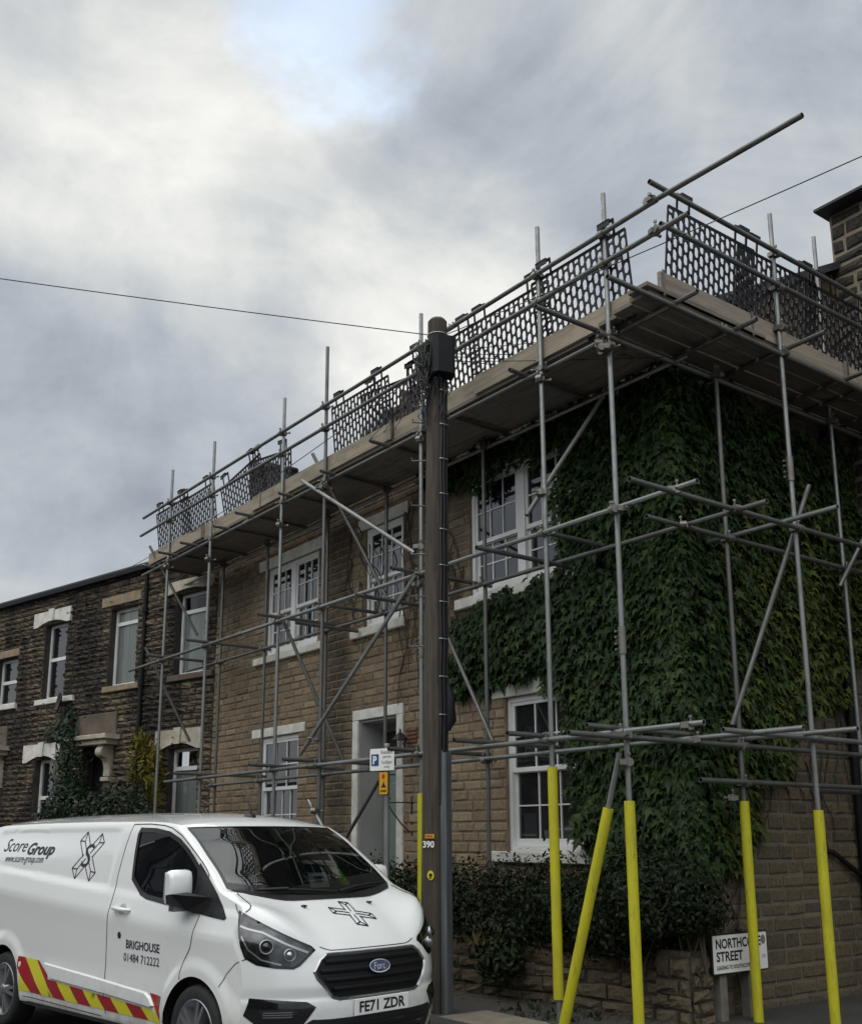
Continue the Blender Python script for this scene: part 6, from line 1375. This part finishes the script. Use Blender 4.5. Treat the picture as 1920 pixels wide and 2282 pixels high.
for sg in (-1, 1):
    fl = sg > 0
    m = MB(); vtext(m, 'side', 'Score', -4.74, -4.24, 1.605, 1.73, .0035, sg, 0, .25, fl, -.0); vb(m, 'lettering', 'navy')
    m = MB(); vtext(m, 'side', 'Group', -4.20, -3.64, 1.545, 1.695, .0035, sg, .03, .25, fl); vb(m, 'lettering', 'navy')
    m = MB(); vtext(m, 'side', 'www.score-group.com', -4.62, -3.80, 1.485, 1.555, .0035, sg, 0, .2, fl); vb(m, 'lettering', 'navy')
    m = MB(); vtext(m, 'side', 'BRIGHOUSE', -1.985, -1.47, .868, .935, .0035, sg, .015, 0, fl, -.004); vb(m, 'lettering', 'navy')
    m = MB(); vtext(m, 'side', '01484 712222', -2.015, -1.47, .768, .832, .0035, sg, 0, 0, fl, -.004); vb(m, 'lettering', 'navy')
    m = MB(); logo(m, 'side', lambda x, z: (x, z), .0095, .0035, sg); vtext(m, 'side', 'S', -3.055, -2.895, 1.485, 1.685, .0035, sg, .0, .12, fl); vb(m, 'logo', 'navy')
m = MB(); logo(m, 'top', lambda x, z: (-.40 - ((x + 2.97) + (z - 1.58)) / 1.414 * .58 + ((x + 2.97) - (z - 1.58)) / 1.414 * .20, .06 + ((x + 2.97) - (z - 1.58)) / 1.414 * .72), .010, .003); vb(m, 'bonnet_logo', 'navy')
# lamps
DIAG = lambda p, sg: (Vector((1.2, sg * 2.0, 0)) + Vector((.64, -sg * -.77, 0)) * 0 + Vector((.77, sg * -.64, 0)) * p[0] * -1 + Vector((0, 0, p[1])), Vector((-.64, -sg * .77, 0)))
def todiag(q): o = Vector((1.2, -2.0, 0)); e = Vector((.77, .64, 0)) * -1; return ((Vector((q[0], q[1], 0)) - o).dot(e), q[2])
HL = [(-.515, -.935, 1.225), (-.40, -.84, 1.155), (-.27, -.70, 1.065), (-.165, -.53, .975), (-.150, -.50, .945), (-.185, -.60, .845), (-.205, -.64, .825), (-.27, -.76, .833), (-.36, -.86, .855), (-.42, -.925, .90), (-.455, -.94, .98), (-.49, -.945, 1.09)]
HL2 = [todiag(q) for q in HL]
for sg in (-1, 1):
    m = MB(); patch(m, DIAG, HL2, .004, sg, .035, .004); hl = vb(m, 'headlight', 'blackgloss')
    m = MB(); patch(m, DIAG, inset(HL2, .016), .0065, sg, .035); vb(m, 'lamp_bezel', 'reflector', hl)
    m = MB(); ribbon(m, DIAG, [(a, b) for a, b in (todiag(q) for q in ((-.475, -.935, 1.115), (-.43, -.90, 1.095), (-.36, -.81, 1.07), (-.25, -.68, .99), (-.175, -.545, .93)))], .014, .013, sg)
    ribbon(m, DIAG, [todiag(q) for q in ((-.455, -.93, 1.045), (-.41, -.90, .96), (-.34, -.83, .89), (-.25, -.72, .855))], .010, .012, sg); vb(m, 'light_strip', 'satin', hl)
    for q, rr in (((-.335, -.79, .975), .046), ((-.235, -.66, .918), .040)):
        c = hit(DIAG, todiag(q), .010, sg); c2_ = hit(DIAG, todiag(q), .11, sg); ax = ((c2_ - c).normalized() + Vector((.35, 0, .05))).normalized(); m = MB(); m.lathe([(rr * 1.12, 0), (rr * 1.15, .012), (rr * 1.0, .022), (rr * .86, .008), (rr * .8, .0)], c, ax, 24); vb(m, 'lamp_ring', 'satin', hl)
        m = MB(); m.lathe([(rr * .82, .004), (rr * .72, .018), (rr * .45, .030), (0.0, .036)], c, ax, 20); vb(m, 'projector', 'blackgloss' if rr > .043 else 'satin', hl)
    m = MB(); patch(m, 'front', [(sg * y, z) for y, z in ((-.90, .635), (-.60, .605), (-.545, .57), (-.66, .41), (-.72, .375), (-.84, .42), (-.93, .52))], .004, sg, .04, .004); fg_ = vb(m, 'fog_recess', 'blackgloss')
    m = MB(); patch(m, 'front', [(sg * y, z) for y, z in ((-.86, .555), (-.70, .562), (-.655, .54), (-.70, .50), (-.84, .495))], .010, sg, .03, .006); vb(m, 'fog_lamp', 'lens', fg_)
    m = MB()
    for z in (.51, .525, .54): ribbon(m, 'front', [(sg * -.84, z), (sg * -.69, z + .003)], .006, .013, sg)
    vb(m, 'lamp_bars', 'chrome', fg_)
# grille, badge, plate, lower intake
GRP = [(-.43, .91), (.43, .91), (.485, .875), (.54, .80), (.525, .755), (.415, .625), (.37, .612), (-.37, .612), (-.415, .625), (-.525, .755), (-.54, .80), (-.485, .875)]
m = MB(); patch(m, 'front', GRP, .003, -1, .04, .003); gr = vb(m, 'grille', 'grillblack')
m = MB(); O2 = inset(GRP, -.012); I2 = inset(GRP, .010); n = len(GRP)
for i in range(n):
    for t in range(8):
        L2 = lambda P, q: (P[i][0] + (P[(i + 1) % n][0] - P[i][0]) * q, P[i][1] + (P[(i + 1) % n][1] - P[i][1]) * q)
        for (P0, o0, P1, o1) in ((O2, .002, GRP, .016), (GRP, .016, I2, .004)):
            h4 = [hit('front', L2(P0, t / 8), o0), hit('front', L2(P0, (t + 1) / 8), o0), hit('front', L2(P1, (t + 1) / 8), o1), hit('front', L2(P1, t / 8), o1)]
            if None not in h4: m.add(h4, [(0, 1, 2, 3)], True)
vb(m, 'grille_frame', 'satin', gr)
for z, w in ((.86, .455), (.80, .50), (.74, .47), (.68, .42)):
    m = MB(); pts = [(-w + 2 * w * i / 24, z) for i in range(25)]
    for off, dz in ((.008, -.016), (.020, 0.004), (.008, .016)): pass
    rows = [[hit('front', (y, zz + dz), off) for y, zz in pts] for off, dz in ((.006, -.018), (.019, -.004), (.019, .008), (.006, .018))]; n = 25
    m.add([p for r_ in rows for p in r_], [(a * n + i, a * n + i + 1, (a + 1) * n + i + 1, (a + 1) * n + i) for a in range(3) for i in range(n - 1)], True); vb(m, 'grille_bar', 'grillblack', gr)
m = MB(); m.cur = 0; patch(m, 'front', [(.102 * math.cos(a), .80 + .045 * math.sin(a)) for a in np.linspace(0, 2 * math.pi, 32, endpoint=False)], .028, -1, .05, .02); bd = vb(m, 'badge', 'oval')
m = MB(); ribbon(m, 'front', [(.098 * math.cos(a), .80 + .041 * math.sin(a)) for a in np.linspace(0, 2 * math.pi, 32, endpoint=False)], .007, .0295, closed=True); vtext(m, 'front', 'Ford', -.062, .062, .778, .823, .0295, bold=0.0, shear=.3); vb(m, 'badge_script', 'chrome', bd)
LOW = [(-.45, .483), (.45, .483), (.57, .487), (.63, .45), (.56, .30), (.48, .27), (-.48, .27), (-.56, .30), (-.63, .45), (-.57, .487)]
m = MB(); patch(m, 'front', LOW, .003, -1, .04, .003); lo_ = vb(m, 'lower_intake', 'black')
for z in (.43, .385, .335):
    m = MB(); ribbon(m, 'front', [(-.5, z), (.5, z)], .018, .010); vb(m, 'intake_bar', 'blackgloss', lo_)
m = MB(); F = frame((.022, 0, 0), (0, 1, 0), (1, 0, 0)); m.fbox(F, -.262, .262, -.012, .0, .488, .601, .003); np_ = vb(m, 'number_plate', 'signwhite')
m = MB(); v, f, _ = text2d('FE71 ZDR', .03); m.add([F(-.225 + a * .45, .0015, .506 + b * .077) for a, b in v], f); vb(m, 'lettering', 'ink', np_)
# bumper seam, washer jets, mirrors, aerial
for sg in (-1, 1):
    m = MB()
    q = [off_surf(IHOOD + .02 + 5.6 * t, sg * (.985 - .10 * t), .003) for t in np.linspace(0, 1, 22)]; m.path(q, .0035, 4); vb(m, 'bonnet_gap', 'black')
m = MB()
hl_ = [off_surf(IHOOD + .02, v, .002) for v in np.linspace(-.52, .52, 40)]; m.path(hl_, .0035, 4); vb(m, 'bonnet_gap', 'black')
for y in (-.33, .33):
    h = hit('top', (-.52, y), .0); m = MB(); m.lathe([(0, .014), (.016, .012), (.020, 0)], h, (0, 0, 1), 10); m.box((h.x + .0, h.y - .012, h.z), (h.x + .03, h.y + .012, h.z + .012)); vb(m, 'washer_jet', 'black')
for sg in (-1, 1):
    m = MB(); prof = [(-.075, .80), (-.06, 1.0), (-.02, 1.03), (.03, .98), (.055, .80), (.062, .5), (.055, .2), (.03, .04), (-.02, 0), (-.06, .02), (-.075, .2)]; n = 10; rows = []
    for k, (yy, sc_, zs) in enumerate(((.985, .55, .9), (.995, .8, .97), (1.03, .96, 1.0), (1.10, 1.0, 1.0), (1.165, .92, .97), (1.19, .72, .90), (1.197, .45, .8))):
        yy -= .06; rows.append([(-1.17 + x * sc_ * .92 - .05 * (yy - 1), sg * (yy * .9 + .093), 1.245 + .26 * (.5 + (z - .5) * zs) - .012) for x, z in prof])
    k = len(prof); m.add([p for r_ in rows for p in r_], [(a * k + i, a * k + (i + 1) % k, (a + 1) * k + (i + 1) % k, (a + 1) * k + i) for a in range(len(rows) - 1) for i in range(k)], True)
    m.add(rows[-1], [tuple(range(k))]); m.add(rows[0], [tuple(range(k))]); mi = vb(m, 'wing_mirror', 'paint')
    m = MB(); m.add([(-.90, sg * .91, 1.17), (-.90, sg * .91, 1.30), (-1.08, sg * 1.00, 1.335), (-1.095, sg * 1.14, 1.325), (-1.095, sg * 1.13, 1.25), (-1.08, sg * 1.00, 1.20)] + [(-1.09, sg * .91, 1.18), (-1.09, sg * .91, 1.29), (-1.18, sg * 1.00, 1.325), (-1.18, sg * 1.13, 1.315), (-1.18, sg * 1.12, 1.25), (-1.18, sg * 1.00, 1.205)],
                    [(0, 1, 2, 3, 4, 5), (11, 10, 9, 8, 7, 6)] + [(i, (i + 1) % 6, 6 + (i + 1) % 6, 6 + i) for i in range(6)]); vb(m, 'mirror_arm', 'black', mi)
    m = MB(); m.box((-1.19, min(sg * .97, sg * 1.09), 1.195), (-1.115, max(sg * .97, sg * 1.09), 1.245)); vb(m, 'mirror_foot', 'satin', mi)
    m = MB(); m.add([(-1.247, sg * .97, 1.28), (-1.247, sg * 1.11, 1.28), (-1.247, sg * 1.10, 1.48), (-1.247, sg * .98, 1.48)], [(0, 1, 2, 3)]); vb(m, 'mirror_glass', 'chrome', mi)
h = hit('top', (-1.72, .0), 0); m = MB(); m.lathe([(.055, -.004), (.05, .012), (.025, .03), (0, .034)], h, (0, 0, 1), 16); m.path([h + Vector((0, 0, .02)), h + Vector((.02, 0, .06)), h + Vector((-.08, 0, .17))], [.012, .008, .004], 6); vb(m, 'roof_aerial', 'black')
# cab
m = MB(); m.box((-1.35, -.84, .80), (-.95, .84, 1.19)); m.box((-.98, -.78, .9), (-.82, .78, 1.23)); m.box((-1.30, -.60, 1.17), (-1.0, -.22, 1.27)); vb(m, 'dashboard', 'interior')
m = MB(); m.lathe([(.17, 0), (.185, .015), (.17, .03), (.155, .015), (.17, 0)], (-1.42, -.42, 1.16), Vector((-.8, 0, .6)), 24); m.tube((-1.42, -.58, 1.16), (-1.42, -.26, 1.16), .014, 6); vb(m, 'steering_wheel', 'interior')
for y0, y1 in ((-.68, -.16), (-.06, .36), (.36, .76)):
    m = MB(); c = (y0 + y1) / 2; w = (y1 - y0) / 2 - .02
    m.add([(-1.95, c - w, .85), (-1.95, c + w, .85), (-2.12, c + w * .9, 1.48), (-2.12, c - w * .9, 1.48), (-2.07, c - w, .85), (-2.07, c + w, .85), (-2.22, c + w * .9, 1.48), (-2.22, c - w * .9, 1.48)], [(0, 1, 2, 3), (4, 7, 6, 5), (0, 4, 5, 1), (1, 5, 6, 2), (2, 6, 7, 3), (3, 7, 4, 0)])
    m.box((-2.0, c - w, .72), (-1.45, c + w, .88)); m.box((-2.23, c - .13, 1.50), (-2.13, c + .13, 1.70)); vb(m, 'seat', 'interior')
m = MB(); m.prism([(-2.36, -.9, .3), (-2.36, .9, .3), (-2.36, .9, 1.2), (-2.36, .76, 1.84), (-2.36, -.76, 1.84), (-2.36, -.9, 1.2)], (.03, 0, 0)); m.box((-2.33, -.9, .34), (-.6, .9, .40)); m.box((-2.33, -.74, 1.815), (-1.56, .74, 1.83))
for sg in (-1, 1): m.box((-2.33, min(sg * .83, sg * .88), .4), (-.85, max(sg * .83, sg * .88), 1.20))
vb(m, 'cab_lining', 'interior')
def drop(name, lab, cat_, mb, mat, o): pass
VM = Matrix.Translation((-6.708, 4.578, -0.148)) @ Matrix.Rotation(0.1393, 4, 'Z')
def inside_van(m, name, mat, c, label, cat_):
    m.v = [tuple(Vector(p) - Vector(c)) for p in m.v]; o = m.build(name, mat, local=True); o.location = VM @ Vector(c); o.rotation_euler = (0, 0, 0.1393); return tag(o, label, cat_)
m = MB(); m.add([(-.97, .13, 1.24), (-.97, .33, 1.24), (-1.06, .33, 1.45), (-1.06, .13, 1.45)], [(0, 1, 2, 3)]); m.box((-.985, .13, 1.232), (-.95, .33, 1.238))
pp = inside_van(m, 'permit_card', 'paper', (-.97, .23, 1.235), 'pale printed card leaning behind the van windscreen', 'card')
m = MB(); m.add([(-.052, -.04, .135), (-.052, .04, .135), (-.075, .04, .185), (-.075, -.04, .185)], [(0, 1, 2, 3)]); m.build('printing', 'ink', pp, local=True)
m = MB(); m.path([(-.93, .50, 1.24), (-.96, .49, 1.30), (-1.02, .46, 1.39), (-1.08, .44, 1.46), (-1.10, .43, 1.48)], [.028, .042, .045, .035, .012], 8)
inside_van(m, 'safety_garment', 'hivis', (-.95, .49, 1.24), 'lime yellow safety garment stuffed behind the van windscreen', 'garment')
